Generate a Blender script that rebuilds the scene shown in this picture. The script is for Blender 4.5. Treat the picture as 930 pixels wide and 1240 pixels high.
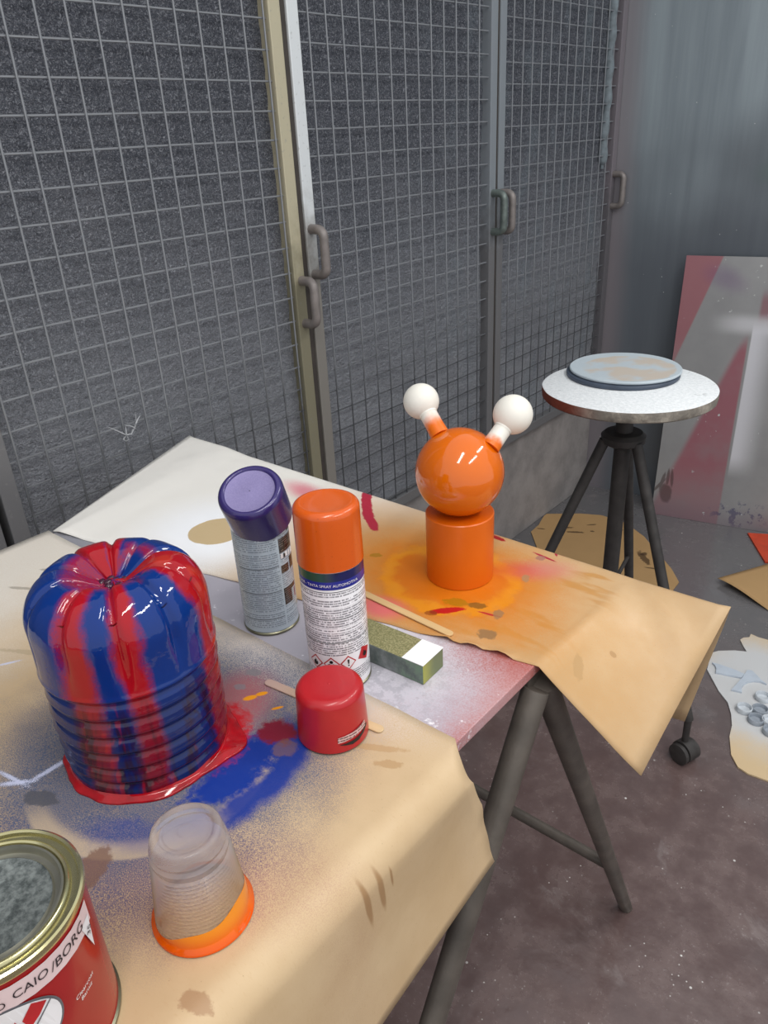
import bpy, bmesh, math, random
from mathutils import Vector, Matrix, noise as mnoise

random.seed(7)
for o in list(bpy.data.objects):
    bpy.data.objects.remove(o, do_unlink=True)
scene = bpy.context.scene
col = scene.collection
PI = math.pi

# ------------------------------------------------------------------ camera
# World: x = distance from the mesh-door wall, y = along that wall, z = height above the floor.
CAM = Vector((1.242, 0.0, 1.34))
RIGHT = Vector((0.76478, 0.6425, -0.04804))
DOWN = Vector((0.25308, -0.36814, -0.89466))
FWD = Vector((-0.5925, 0.67206, -0.44415))
FPX = 922.22
cd = bpy.data.cameras.new('camera')
cam = bpy.data.objects.new('camera', cd)
col.objects.link(cam)
cam.matrix_world = Matrix(((RIGHT.x, -DOWN.x, -FWD.x, CAM.x), (RIGHT.y, -DOWN.y, -FWD.y, CAM.y),
                           (RIGHT.z, -DOWN.z, -FWD.z, CAM.z), (0, 0, 0, 1)))
cd.sensor_fit = 'VERTICAL'
cd.sensor_height = 24.0
cd.lens = FPX / 1240 * 24.0
cd.clip_start = 0.02
scene.camera = cam

# ------------------------------------------------------------------ world, lights, exposure
w = bpy.data.worlds.new('world')
scene.world = w
w.use_nodes = True
w.node_tree.nodes['Background'].inputs[0].default_value = (0.95, 0.975, 1.0, 1)
w.node_tree.nodes['Background'].inputs[1].default_value = 0.85
scene.view_settings.view_transform = 'Standard'
scene.view_settings.look = 'None'
scene.view_settings.exposure = 0.0
scene.view_settings.gamma = 1.0
scene.view_settings.use_curve_mapping = False


def area(name, loc, sx, sy, power, rot=(0, 0, 0), colr=(1, 0.985, 0.96)):
    l = bpy.data.lights.new(name, 'AREA')
    l.shape = 'RECTANGLE'
    l.size = sx
    l.size_y = sy
    l.energy = power
    l.color = colr
    o = bpy.data.objects.new(name, l)
    o.location = loc
    o.rotation_euler = rot
    col.objects.link(o)
    return o


LAMPS = [((1.42, -0.15, 2.62), 0.14, 1.2, 15, 0.25), ((2.35, 0.55, 2.62), 0.14, 1.2, 18, 0.25), ((1.75, 1.95, 2.62), 0.14, 1.2, 16, 0.25)]
for i, (p, sx, sy, e, rz) in enumerate(LAMPS):
    area('fluorescent_light', p, sx, sy, e, (0, 0, rz))


# ------------------------------------------------------------------ pixel helpers (930 x 1240 frame)
def ray(px, py):
    return FWD + RIGHT * ((px - 465) / FPX) + DOWN * ((py - 620) / FPX)


def atz(px, py, z):
    d = ray(px, py)
    return CAM + d * ((z - CAM.z) / d.z)


def atx(px, py, x):
    d = ray(px, py)
    return CAM + d * ((x - CAM.x) / d.x)


def aty(px, py, y):
    d = ray(px, py)
    return CAM + d * ((y - CAM.y) / d.y)


TT = 0.82            # table top height
TP = TT + 0.0014     # top of the paper on it


def tp(px, py):
    v = atz(px, py, TP)
    return (v.x, v.y)


# ------------------------------------------------------------------ shader helper
def lin(c):
    return tuple((x / 12.92 if x <= 0.04045 else ((x + 0.055) / 1.055) ** 2.4) for x in [v / 255 for v in c[:3]]) + (1,)


class SH:
    def __init__(s, name):
        s.mat = bpy.data.materials.new(name)
        s.mat.use_nodes = True
        s.t = s.mat.node_tree
        s.b = s.t.nodes['Principled BSDF']
        s.out = s.t.nodes['Material Output']
        s._pos = s._obj = s._flat = None

    def n(s, ty, **kw):
        nd = s.t.nodes.new(ty)
        for k, v in kw.items():
            setattr(nd, k, v)
        return nd

    def put(s, sock, v):
        if isinstance(v, bpy.types.NodeSocket):
            s.t.links.new(v, sock)
        elif v is not None:
            if sock.type == 'RGBA' and len(v) == 3:
                v = lin(v)
            sock.default_value = v

    def pos(s):
        if s._pos is None:
            s._pos = s.n('ShaderNodeNewGeometry').outputs['Position']
        return s._pos

    def obj(s):
        if s._obj is None:
            s._obj = s.n('ShaderNodeTexCoord').outputs['Object']
        return s._obj

    def sep(s, v):
        nd = s.n('ShaderNodeSeparateXYZ')
        s.put(nd.inputs[0], v)
        return nd.outputs

    def comb(s, x, y, z):
        nd = s.n('ShaderNodeCombineXYZ')
        for i, v in enumerate((x, y, z)):
            s.put(nd.inputs[i], v)
        return nd.outputs[0]

    def flat(s):
        if s._flat is None:
            q = s.sep(s.pos())
            s._flat = s.comb(q[0], q[1], 0.0)
        return s._flat

    def m(s, op, a, b=None, c=None, clamp=False):
        nd = s.n('ShaderNodeMath', operation=op, use_clamp=clamp)
        for i, v in enumerate((a, b, c)):
            if v is not None:
                s.put(nd.inputs[i], v)
        return nd.outputs[0]

    def noise(s, v, scale, detail=2.0, rough=0.5, dist=0.0):
        nd = s.n('ShaderNodeTexNoise')
        s.put(nd.inputs['Vector'], v)
        nd.inputs['Scale'].default_value = scale
        nd.inputs['Detail'].default_value = detail
        nd.inputs['Roughness'].default_value = rough
        nd.inputs['Distortion'].default_value = dist
        return nd.outputs[0]

    def voro(s, v, scale, feature='F1'):
        nd = s.n('ShaderNodeTexVoronoi', feature=feature)
        s.put(nd.inputs['Vector'], v)
        nd.inputs['Scale'].default_value = scale
        return nd.outputs['Distance']

    def ramp(s, x, lo, hi, a=0.0, b=1.0, smooth=True):
        nd = s.n('ShaderNodeMapRange', interpolation_type='SMOOTHSTEP' if smooth else 'LINEAR')
        nd.clamp = True
        s.put(nd.inputs[0], x)
        nd.inputs[1].default_value = lo
        nd.inputs[2].default_value = hi
        nd.inputs[3].default_value = a
        nd.inputs[4].default_value = b
        return nd.outputs[0]

    def mix(s, f, a, b):
        nd = s.n('ShaderNodeMix', data_type='RGBA')
        s.put(nd.inputs[0], f)
        s.put(nd.inputs[6], a)
        s.put(nd.inputs[7], b)
        return nd.outputs[2]

    def scaled(s, v, sc, loc=(0, 0, 0), rot=(0, 0, 0), ty='POINT'):
        nd = s.n('ShaderNodeMapping', vector_type=ty)
        s.put(nd.inputs[0], v)
        nd.inputs[1].default_value = loc
        nd.inputs[2].default_value = rot
        nd.inputs[3].default_value = sc
        return nd.outputs[0]

    def dist(s, c, r, rot=0.0, v=None):
        """distance from the centre c in units of the radii r (flat x,y)"""
        mv = s.scaled(v if v is not None else s.flat(), (r[0], r[1], 1.0), (c[0], c[1], 0.0), (0, 0, rot), 'TEXTURE')
        nd = s.n('ShaderNodeVectorMath', operation='LENGTH')
        s.put(nd.inputs[0], mv)
        return nd.outputs['Value']

    def blob(s, c, r, rot=0.0, soft=0.3, warp=None, amt=0.5, v=None):
        d = s.dist(c, r, rot, v)
        if warp is not None:
            d = s.m('ADD', d, s.m('MULTIPLY', s.m('SUBTRACT', warp, 0.5), amt))
        return s.ramp(d, 1 + soft, 1 - soft)

    def spray(s, mask, grain, k=1.0):
        """turns a soft mask into grainy overspray"""
        e = s.m('MULTIPLY', s.m('MULTIPLY', mask, s.m('SUBTRACT', 1.0, mask)), 4 * k)
        return s.m('ADD', mask, s.m('MULTIPLY', e, s.m('SUBTRACT', grain, 0.5)), clamp=True)

    def bump(s, h, strength=0.3, dist=0.002):
        nd = s.n('ShaderNodeBump')
        nd.inputs['Strength'].default_value = strength
        nd.inputs['Distance'].default_value = dist
        s.put(nd.inputs['Height'], h)
        s.t.links.new(nd.outputs[0], s.b.inputs['Normal'])
        return nd.outputs[0]

    def done(s, colr, rough=0.5, metal=0.0, spec=0.5, coat=0.0):
        s.put(s.b.inputs['Base Color'], colr)
        s.put(s.b.inputs['Roughness'], rough)
        s.put(s.b.inputs['Metallic'], metal)
        s.put(s.b.inputs['Specular IOR Level'], spec)
        if coat:
            s.b.inputs['Coat Weight'].default_value = coat
            s.b.inputs['Coat Roughness'].default_value = 0.04
        return s.mat


def plain(name, colr, rough=0.5, metal=0.0, var=0.12, scale=40, coat=0.0, bump=0.0, bscale=200):
    s = SH(name)
    v = s.obj()
    n = s.noise(v, scale, 4)
    c2 = tuple(max(0, x * (1 - var * 2)) for x in colr)
    c3 = tuple(min(255, x * (1 + var)) for x in colr)
    if bump:
        s.bump(s.noise(v, bscale, 3), bump)
    return s.done(s.mix(n, c2, c3), rough, metal, coat=coat)


# ------------------------------------------------------------------ mesh helpers
class MB:
    def __init__(s):
        s.v = []
        s.f = []
        s.mi = []

    def add(s, vs, fs, mi=0):
        o = len(s.v)
        s.v += [tuple(p) for p in vs]
        for f in fs:
            s.f.append([i + o for i in f])
            s.mi.append(mi)
        return s

    def box(s, a, b, mi=0, bev=0.0):
        x0, y0, z0 = a
        x1, y1, z1 = b
        if bev <= 0:
            vs = [(x, y, z) for z in (z0, z1) for y in (y0, y1) for x in (x0, x1)]
            return s.add(vs, [(0, 2, 3, 1), (4, 5, 7, 6), (0, 1, 5, 4), (1, 3, 7, 5), (3, 2, 6, 7), (2, 0, 4, 6)], mi)
        bm = bmesh.new()
        bmesh.ops.create_cube(bm, size=1)
        for v in bm.verts:
            v.co = Vector(((v.co.x + .5) * (x1 - x0) + x0, (v.co.y + .5) * (y1 - y0) + y0, (v.co.z + .5) * (z1 - z0) + z0))
        bmesh.ops.bevel(bm, geom=bm.edges[:], offset=bev, segments=2, profile=0.6, affect='EDGES')
        return s.bm(bm, mi)

    def bm(s, bm, mi=0):
        bm.verts.index_update()
        s.add([v.co for v in bm.verts], [[v.index for v in f.verts] for f in bm.faces], mi)
        bm.free()
        return s

    def tube(s, pts, r, seg=12, mi=0, cap=True, closed=False):
        pts = [Vector(p) for p in pts]
        n = len(pts)
        rs = r if isinstance(r, (list, tuple)) else [r] * n
        rings = []
        up = None
        for i, p in enumerate(pts):
            if closed:
                t = (pts[(i + 1) % n] - pts[i - 1]).normalized()
            elif i == 0:
                t = (pts[1] - p).normalized()
            elif i == n - 1:
                t = (p - pts[i - 1]).normalized()
            else:
                t = ((pts[i + 1] - p).normalized() + (p - pts[i - 1]).normalized()).normalized()
            if up is None:
                a = Vector((0, 0, 1)) if abs(t.z) < 0.9 else Vector((1, 0, 0))
                up = (a - t * a.dot(t)).normalized()
            else:
                up = (up - t * up.dot(t)).normalized()
            sd = t.cross(up)
            rings.append([p + (up * math.cos(2 * PI * k / seg) + sd * math.sin(2 * PI * k / seg)) * rs[i] for k in range(seg)])
        vs = [q for rg in rings for q in rg]
        fs = []
        for i in range(n if closed else n - 1):
            j = (i + 1) % n
            for k in range(seg):
                k2 = (k + 1) % seg
                fs.append((i * seg + k, i * seg + k2, j * seg + k2, j * seg + k))
        if cap and not closed:
            fs.append(tuple(range(seg - 1, -1, -1)))
            fs.append(tuple((n - 1) * seg + k for k in range(seg)))
        return s.add(vs, fs, mi)

    def lathe(s, prof, seg=48, mi=0, c=(0, 0), closed=False):
        """prof: list of (r, z); r = 0 makes a pole"""
        vs = []
        idx = []
        for (r, z) in prof:
            if r <= 1e-6:
                idx.append([len(vs)])
                vs.append((c[0], c[1], z))
            else:
                idx.append(list(range(len(vs), len(vs) + seg)))
                for k in range(seg):
                    a = 2 * PI * k / seg
                    vs.append((c[0] + r * math.cos(a), c[1] + r * math.sin(a), z))
        fs = []
        m = len(prof)
        for i in range(m if closed else m - 1):
            A, B = idx[i], idx[(i + 1) % m]
            for k in range(seg):
                k2 = (k + 1) % seg
                if len(A) == 1 and len(B) == 1:
                    continue
                if len(A) == 1:
                    fs.append((A[0], B[k2], B[k]))
                elif len(B) == 1:
                    fs.append((A[k], A[k2], B[0]))
                else:
                    fs.append((A[k], A[k2], B[k2], B[k]))
        return s.add(vs, fs, mi)

    def prism(s, poly, z0, z1, mi=0):
        """poly: list of (x, y) -> flat slab"""
        n = len(poly)
        ar = sum(poly[i][0] * poly[(i + 1) % n][1] - poly[(i + 1) % n][0] * poly[i][1] for i in range(n))
        if ar < 0:
            poly = poly[::-1]
        vs = [(p[0], p[1], z0) for p in poly] + [(p[0], p[1], z1) for p in poly]
        bm = bmesh.new()
        fc = bm.faces.new([bm.verts.new((p[0], p[1], 0)) for p in poly])
        bm.verts.index_update()
        fc.normal_update()
        bmesh.ops.triangulate(bm, faces=[fc], quad_method='BEAUTY', ngon_method='BEAUTY')
        tri = [[v.index for v in f.verts] for f in bm.faces]
        bm.free()
        fs = [tuple(t[::-1]) for t in tri] + [tuple(i + n for i in t) for t in tri]
        fs += [(i, (i + 1) % n, n + (i + 1) % n, n + i) for i in range(n)]
        return s.add(vs, fs, mi)

    def grid(s, P, mi=0):
        """P[i][j] points"""
        a, b = len(P), len(P[0])
        return s.add([q for row in P for q in row],
                     [(i * b + j, i * b + j + 1, (i + 1) * b + j + 1, (i + 1) * b + j) for i in range(a - 1) for j in range(b - 1)], mi)

    def mesh(s, name, mats, smooth=False, angle=None):
        me = bpy.data.meshes.new(name)
        me.from_pydata(s.v, [], s.f)
        if not isinstance(mats, (list, tuple)):
            mats = [mats]
        for m in mats:
            me.materials.append(m)
        me.polygons.foreach_set('material_index', s.mi)
        bm = bmesh.new()
        bm.from_mesh(me)
        bmesh.ops.recalc_face_normals(bm, faces=bm.faces[:])
        if smooth:
            for f in bm.faces:
                f.smooth = True
            lim = math.radians(angle if angle is not None else 35)
            for e in bm.edges:
                if len(e.link_faces) == 2 and e.calc_face_angle(0) > lim:
                    e.smooth = False
        bm.to_mesh(me)
        bm.free()
        return me


def link(name, me, parent=None, loc=(0, 0, 0), rot=(0, 0, 0)):
    o = bpy.data.objects.new(name, me)
    col.objects.link(o)
    o.location = loc
    o.rotation_euler = rot
    if parent is not None:
        o.parent = parent
    return o


def part(name, mb, mats, parent, smooth=True, angle=None, loc=(0, 0, 0), rot=(0, 0, 0)):
    return link(name, mb.mesh(name, mats, smooth, angle), parent, loc, rot)


def tag(o, label, cat, group=None):
    o['label'] = label
    o['category'] = cat
    if group:
        o['group'] = group
    return o


def thing(name, label, cat, loc=(0, 0, 0), rot=(0, 0, 0), group=None):
    return tag(link(name, None, None, loc, rot), label, cat, group)


def struct(o):
    o['kind'] = 'structure'
    return o


def fillet_rect(x0, y0, x1, y1, r, n=5):
    pts = []
    for cx, cy, a0 in ((x1 - r, y0 + r, -90), (x1 - r, y1 - r, 0), (x0 + r, y1 - r, 90), (x0 + r, y0 + r, 180)):
        for k in range(n + 1):
            a = math.radians(a0 + 90 * k / n)
            pts.append((cx + r * math.cos(a), cy + r * math.sin(a)))
    return pts


def text_geo(txt, size, shear=0.0, space=1.0):
    cu = bpy.data.curves.new('t', 'FONT')
    cu.body = txt
    cu.size = size
    cu.shear = shear
    cu.space_character = space
    cu.align_x = 'CENTER'
    cu.align_y = 'CENTER'
    cu.resolution_u = 3
    ob = bpy.data.objects.new('t', cu)
    col.objects.link(ob)
    dg = bpy.context.evaluated_depsgraph_get()
    me = bpy.data.meshes.new_from_object(ob.evaluated_get(dg))
    vs = [v.co.copy() for v in me.vertices]
    fs = [list(p.vertices) for p in me.polygons]
    bpy.data.objects.remove(ob)
    bpy.data.curves.remove(cu)
    bpy.data.meshes.remove(me)
    return vs, fs


def wrap(vs, R, a0, z0, rot=0.0, off=0.0004):
    """flat (x right, y up) -> cylinder of radius R, centred on angle a0 and height z0"""
    out = []
    c, s_ = math.cos(rot), math.sin(rot)
    for v in vs:
        x, y = v[0] * c - v[1] * s_, v[0] * s_ + v[1] * c
        a = a0 + x / R
        out.append(((R + off) * math.cos(a), (R + off) * math.sin(a), z0 + y))
    return out


def wrap_poly(mb, poly, R, a0, z0, rot=0.0, off=0.0004, mi=0):
    """fills a flat polygon, cut fine enough to follow the cylinder"""
    bm = bmesh.new()
    f = bm.faces.new([bm.verts.new((p[0], p[1], 0)) for p in poly])
    x0 = min(p[0] for p in poly)
    x1 = max(p[0] for p in poly)
    k = max(1, int((x1 - x0) / (R * 0.18)))
    for i in range(1, k):
        xc = x0 + (x1 - x0) * i / k
        bmesh.ops.bisect_plane(bm, geom=bm.verts[:] + bm.edges[:] + bm.faces[:], plane_co=(xc, 0, 0), plane_no=(1, 0, 0))
    bm.verts.index_update()
    mb.add(wrap([v.co for v in bm.verts], R, a0, z0, rot, off), [[v.index for v in f.verts] for f in bm.faces], mi)
    bm.free()

# ------------------------------------------------------------------ materials of the setting
def m_floor():
    s = SH('floor_paint')
    p = s.pos()
    q = s.sep(p)
    big = s.noise(p, 3.0, 4, 0.6)
    mid = s.noise(p, 14.0, 5, 0.65)
    fine = s.noise(p, 160.0, 2)
    c = s.mix(s.ramp(mid, 0.35, 0.7), (98, 80, 78), (116, 98, 95))
    # grey overspray gathered towards the mesh wall and the far corner
    over = s.m('ADD', s.ramp(s.m('ADD', q[1], s.m('MULTIPLY', big, 0.5)), 1.55, 2.45), s.ramp(big, 0.52, 0.8, 0.0, 0.35), clamp=True)
    c = s.mix(s.m('MULTIPLY', over, 0.9), c, (104, 104, 106))
    pale = s.ramp(s.noise(p, 6.0, 5, 0.7, 0.6), 0.58, 0.75)
    c = s.mix(s.m('MULTIPLY', pale, 0.40), c, (152, 142, 140))
    c = s.mix(s.ramp(s.m('ADD', fine, s.m('MULTIPLY', mid, 0.4)), 0.84, 0.95, 0, 0.35), c, (160, 150, 148))
    d = s.ramp(s.voro(p, 26.0), 0.075, 0.05)
    d = s.m('MULTIPLY', d, s.ramp(s.noise(p, 9.0, 2), 0.54, 0.6))
    c = s.mix(d, c, (225, 222, 218))
    d2 = s.m('MULTIPLY', s.ramp(s.voro(s.scaled(p, (1, 1, 1), (3.3, 1.7, 0)), 60.0), 0.10, 0.05), s.ramp(s.noise(p, 7.0, 2), 0.53, 0.62))
    c = s.mix(d2, c, (212, 208, 204))
    s.bump(s.m('ADD', s.noise(p, 11.0, 3, 0.55), s.m('MULTIPLY', fine, 0.05)), 0.22, 0.010)
    return s.done(c, s.ramp(mid, 0.3, 0.7, 0.16, 0.32), spec=0.7)


def m_felt():
    s = SH('grey_felt')
    p = s.pos()
    q = s.sep(p)
    n1 = s.noise(p, 6.0, 3, 0.6)
    fib = s.noise(s.scaled(p, (1, 1, 1), rot=(0.7, 0, 0)), 230.0, 4, 0.7, 1.5)
    lump = s.noise(s.scaled(p, (1, 0.7, 1.3), rot=(0.9, 0, 0)), 95.0, 4, 0.65)
    c = s.mix(s.ramp(n1, 0.3, 0.75), (142, 144, 151), (168, 171, 178))
    c = s.mix(s.ramp(s.m('ADD', q[2], s.m('MULTIPLY', n1, 0.7)), 1.0, 1.8, 0, 0.85), c, (70, 74, 85))   # darker higher up
    # pale dust fans blown onto the far doors
    dust = s.m('MULTIPLY', s.ramp(s.noise(s.scaled(p, (1, 2.2, 1.0)), 4.5, 4, 0.7), 0.46, 0.72), s.ramp(q[1], 1.3, 2.1))
    c = s.mix(s.m('MULTIPLY', dust, 0.5), c, (132, 145, 154))
    c = s.mix(s.ramp(fib, 0.46, 0.68, 0, 0.7), c, (184, 187, 195))
    c = s.mix(s.ramp(fib, 0.46, 0.30, 0, 0.6), c, (60, 62, 68))
    sp = s.m('MULTIPLY', s.ramp(s.voro(p, 120.0), 0.14, 0.05), s.ramp(s.noise(p, 11.0, 3), 0.57, 0.68))
    c = s.mix(s.m('MULTIPLY', sp, 0.8), c, (196, 198, 200))
    s.bump(s.m('ADD', s.m('MULTIPLY', lump, 1.0), s.m('MULTIPLY', fib, 0.6)), 1.0, 0.011)
    return s.done(c, 0.95, spec=0.15)


def m_steel_wall():
    s = SH('sprayed_steel_wall')
    p = s.pos()
    q = s.sep(p)
    st = s.noise(s.scaled(p, (7, 7, 0.35)), 1.6, 5, 0.6)
    bl = s.noise(p, 1.9, 3, 0.5)
    c = s.mix(s.ramp(st, 0.3, 0.72), (122, 132, 139), (150, 161, 167))
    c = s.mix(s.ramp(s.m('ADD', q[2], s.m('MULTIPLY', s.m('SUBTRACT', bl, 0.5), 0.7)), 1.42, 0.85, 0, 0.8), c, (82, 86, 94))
    # pinkish strip next to the mesh door
    c = s.mix(s.ramp(s.m('ADD', q[0], s.m('MULTIPLY', s.m('SUBTRACT', bl, 0.5), 0.05)), 0.10, 0.015, 0, 0.6), c, (140, 130, 134))
    g = s.blob((0.60, 1.20), (0.10, 0.035), 0.2, 0.9, bl, 0.6, v=s.comb(q[0], q[2], 0.0))
    c = s.mix(s.m('MULTIPLY', g, 0.5), c, (78, 128, 98))
    dk = s.blob((0.46, 1.22), (0.09, 0.10), 0.0, 0.9, bl, 0.6, v=s.comb(q[0], q[2], 0.0))
    c = s.mix(s.m('MULTIPLY', dk, 0.35), c, (76, 80, 86))
    dots = s.m('MULTIPLY', s.ramp(s.voro(p, 34.0), 0.06, 0.03), s.ramp(s.noise(p, 5.0, 2), 0.52, 0.62))
    c = s.mix(dots, c, (214, 216, 216))
    s.bump(s.noise(p, 60.0, 3), 0.08, 0.003)
    return s.done(c, 0.42, 0.15, spec=0.4)


def m_concrete():
    s = SH('dusty_concrete_base')
    p = s.pos()
    n = s.noise(p, 9.0, 5, 0.65)
    f = s.noise(p, 70.0, 4)
    c = s.mix(s.ramp(n, 0.3, 0.7), (126, 122, 121), (150, 145, 143))
    c = s.mix(s.ramp(f, 0.55, 0.8, 0, 0.25), c, (158, 152, 148))
    s.bump(f, 0.3, 0.004)
    return s.done(c, 0.85, spec=0.2)


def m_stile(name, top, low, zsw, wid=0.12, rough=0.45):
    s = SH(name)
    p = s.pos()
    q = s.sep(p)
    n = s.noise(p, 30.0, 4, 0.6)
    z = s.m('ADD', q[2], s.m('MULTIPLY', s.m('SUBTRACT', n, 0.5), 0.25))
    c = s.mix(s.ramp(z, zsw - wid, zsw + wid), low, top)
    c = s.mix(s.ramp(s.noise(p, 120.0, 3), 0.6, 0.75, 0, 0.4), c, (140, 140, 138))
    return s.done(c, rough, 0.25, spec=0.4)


M = {}
M['floor'] = m_floor()
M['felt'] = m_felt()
M['steel'] = m_steel_wall()
M['concrete'] = m_concrete()
M['wire'] = m_stile('height_toned_wire', (138, 141, 146), (82, 84, 87), 0.84, 0.16, rough=0.42)  # paler higher up, darker towards the bottom
M['handle'] = plain('worn_handle_metal', (134, 127, 124), 0.45, 0.25, 0.14, 40)
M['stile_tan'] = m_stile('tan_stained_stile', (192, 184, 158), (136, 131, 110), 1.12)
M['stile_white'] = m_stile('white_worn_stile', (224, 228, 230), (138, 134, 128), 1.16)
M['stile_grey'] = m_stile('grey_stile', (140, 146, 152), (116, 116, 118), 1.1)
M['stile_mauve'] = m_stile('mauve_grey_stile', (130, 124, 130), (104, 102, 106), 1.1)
M['gap_shade'] = plain('dark_gap_shade', (62, 56, 52), 0.7)
M['black'] = plain('black_print', (22, 20, 22), 0.5, 0, 0.05)
M['dark'] = plain('dark_gap', (26, 26, 28), 0.8)

# ------------------------------------------------------------------ setting: floor, walls
mb = MB().box((-0.3, -2.2, -0.06), (4.2, 3.3, 0.0))
struct(part('floor', mb, M['floor'], None, False))
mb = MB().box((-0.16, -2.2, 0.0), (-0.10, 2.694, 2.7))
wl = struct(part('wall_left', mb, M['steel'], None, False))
mb = MB().box((-0.10, -2.2, 0.0), (-0.016, 2.692, 0.398), bev=0.004)
part('concrete_base', mb, M['concrete'], wl, False)
bw = math.radians(9.0)
mb = MB().box((-0.25, 0.0, 0.0), (4.2, 0.05, 2.7))
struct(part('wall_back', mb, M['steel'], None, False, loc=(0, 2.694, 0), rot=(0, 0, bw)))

# lamp housings that carry the fluorescent lights
M['enamel'] = plain('white_enamel', (232, 232, 230), 0.4, 0, 0.02)
tubeg = SH('fluorescent_tube')
tubeg.put(tubeg.b.inputs['Emission Color'], (255, 250, 240))
tubeg.b.inputs['Emission Strength'].default_value = 2.0
tubeg.done((240, 240, 236), 0.4)
LL = ['white fluorescent ceiling lamp hung above the paint tin end of the table', 'white fluorescent ceiling lamp hung over the open floor beside the table',
      'white fluorescent ceiling lamp hung nearest the leaning metal sheet']
for (p, sx, sy, e, rz), lb in zip(LAMPS, LL):
    t = thing('ceiling_lamp', lb, 'lamp', (p[0], p[1], p[2] + 0.03), (0, 0, rz), 'fluorescent ceiling lamps')
    hb = MB().prism([(-0.1, -0.63), (0.1, -0.63), (0.1, 0.63), (-0.1, 0.63)], 0.03, 0.075)
    part('housing', hb, M['enamel'], t, False)
    for sx_ in (-0.035, 0.035):
        part('tube', MB().tube([(sx_, -0.6, 0.008), (sx_, 0.6, 0.008)], 0.013), tubeg.mat, t)
    for yy in (-0.45, 0.45):
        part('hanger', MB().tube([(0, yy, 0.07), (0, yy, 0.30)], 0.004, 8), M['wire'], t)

# ------------------------------------------------------------------ mesh doors of the left wall
ZB, ZT = 0.405, 2.56
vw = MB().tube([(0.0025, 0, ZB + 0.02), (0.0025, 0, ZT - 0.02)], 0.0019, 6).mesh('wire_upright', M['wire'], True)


def mesh_door(n, y0, y1, ycol, zrow, sl, sr):
    """y0..y1 = outside of the frame, ycol / zrow = one wire's place"""
    d = struct(link('door_%d' % n, None, None, (0, y0, 0)))
    wl_, wr_ = 0.03, 0.03
    part('stile', MB().box((-0.034, 0, ZB - 0.005), (0.009, wl_, ZT), bev=0.002), sl, d, False)
    part('stile', MB().box((-0.034, y1 - y0 - wr_, ZB - 0.005), (0.009, y1 - y0, ZT), bev=0.002), sr, d, False)
    part('rail', MB().box((-0.033, wl_, ZB - 0.004), (0.007, y1 - y0 - wr_, ZB + 0.026), bev=0.002), M['stile_grey'], d, False)
    part('rail', MB().box((-0.033, wl_, ZT - 0.03), (0.007, y1 - y0 - wr_, ZT), bev=0.002), M['stile_grey'], d, False)
    # felt behind the mesh, cushioned between the wires
    nu, nv = 64, 190
    P = []
    for i in range(nv + 1):
        z = ZB + 0.02 + (ZT - ZB - 0.04) * i / nv
        row = []
        for j in range(nu + 1):
            y = wl_ * 0.6 + (y1 - y0 - wl_ * 0.6 - wr_ * 0.6) * j / nu
            yy = y + y0
            b = abs(math.sin(PI * (yy - ycol) / 0.05)) ** 0.7 * abs(math.sin(PI * (z - zrow) / 0.051)) ** 0.7
            nz = mnoise.noise(Vector((yy * 9, z * 9, n * 3.1))) * 0.004 + mnoise.noise(Vector((yy * 40, z * 40, n))) * 0.0022
            row.append((-0.0205 + 0.0040 * b + nz, y, z))
        P.append(row)
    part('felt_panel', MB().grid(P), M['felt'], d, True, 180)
    k = math.ceil((y0 + wl_ - ycol) / 0.05 + 0.1)
    while ycol + k * 0.05 < y1 - wr_ - 0.004:
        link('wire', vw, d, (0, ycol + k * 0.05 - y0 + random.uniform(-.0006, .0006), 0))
        k += 1
    ww = y1 - y0 - wl_ - wr_
    jit = [random.uniform(-.0006, .0006) for _ in range(8)]
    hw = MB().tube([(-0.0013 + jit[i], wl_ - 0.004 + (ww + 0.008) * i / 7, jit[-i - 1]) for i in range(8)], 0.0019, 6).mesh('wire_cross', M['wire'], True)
    k = math.ceil((ZB + 0.03 - zrow) / 0.051)
    while zrow + k * 0.051 < ZT - 0.035:
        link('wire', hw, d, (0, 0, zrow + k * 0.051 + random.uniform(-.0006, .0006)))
        k += 1
    return d


def handle(d, y, zlo, zhi, out=0.046, r=0.0102, mat=None):
    y -= d.location.y
    rr = 0.017
    pts = [(0.004, y, zlo)]
    for k in range(7):
        a = -PI / 2 + PI / 2 * k / 6
        pts.append((out - rr + rr * math.cos(a), y, zlo + rr + rr * math.sin(a)))
    for k in range(7):
        a = PI / 2 * k / 6
        pts.append((out - rr + rr * math.cos(a), y, zhi - rr + rr * math.sin(a)))
    pts.append((0.004, y, zhi))
    part('handle', MB().tube(pts, r, 12), mat or M['handle'], d)


d1 = mesh_door(1, 0.447, 1.181, 0.6425, 1.4926, M['stile_grey'], M['stile_tan'])
d2 = mesh_door(2, 1.198, 1.936, 1.2595, 1.5601, M['stile_white'], M['stile_grey'])
d3 = mesh_door(3, 1.948, 2.690, 2.0218, 1.5963, M['stile_grey'], M['stile_mauve'])
d0 = mesh_door(4, -0.304, 0.434, -0.1075, 1.4926, M['stile_grey'], M['stile_grey'])
for d_, ya in ((d2, 1.1835), (d3, 1.9355)):
    part('gap_shade_strip', MB().box((-0.03, ya - d_.location.y, ZB), (0.0045, ya + 0.013 - d_.location.y, ZT)), M['gap_shade'], d_, False)  # dark filler strips standing in for the shade inside the door gaps
handle(d1, 1.170, 0.975, 1.066)
handle(d2, 1.212, 1.073, 1.166)
M['handle_green'] = plain('green_stained_handle', (106, 116, 112), 0.4, 0.3, 0.25, 60)
handle(d2, 1.921, 1.080, 1.180, mat=M['handle_green'])
handle(d3, 1.964, 1.078, 1.178)
handle(d3, 2.676, 1.078, 1.180)

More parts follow.
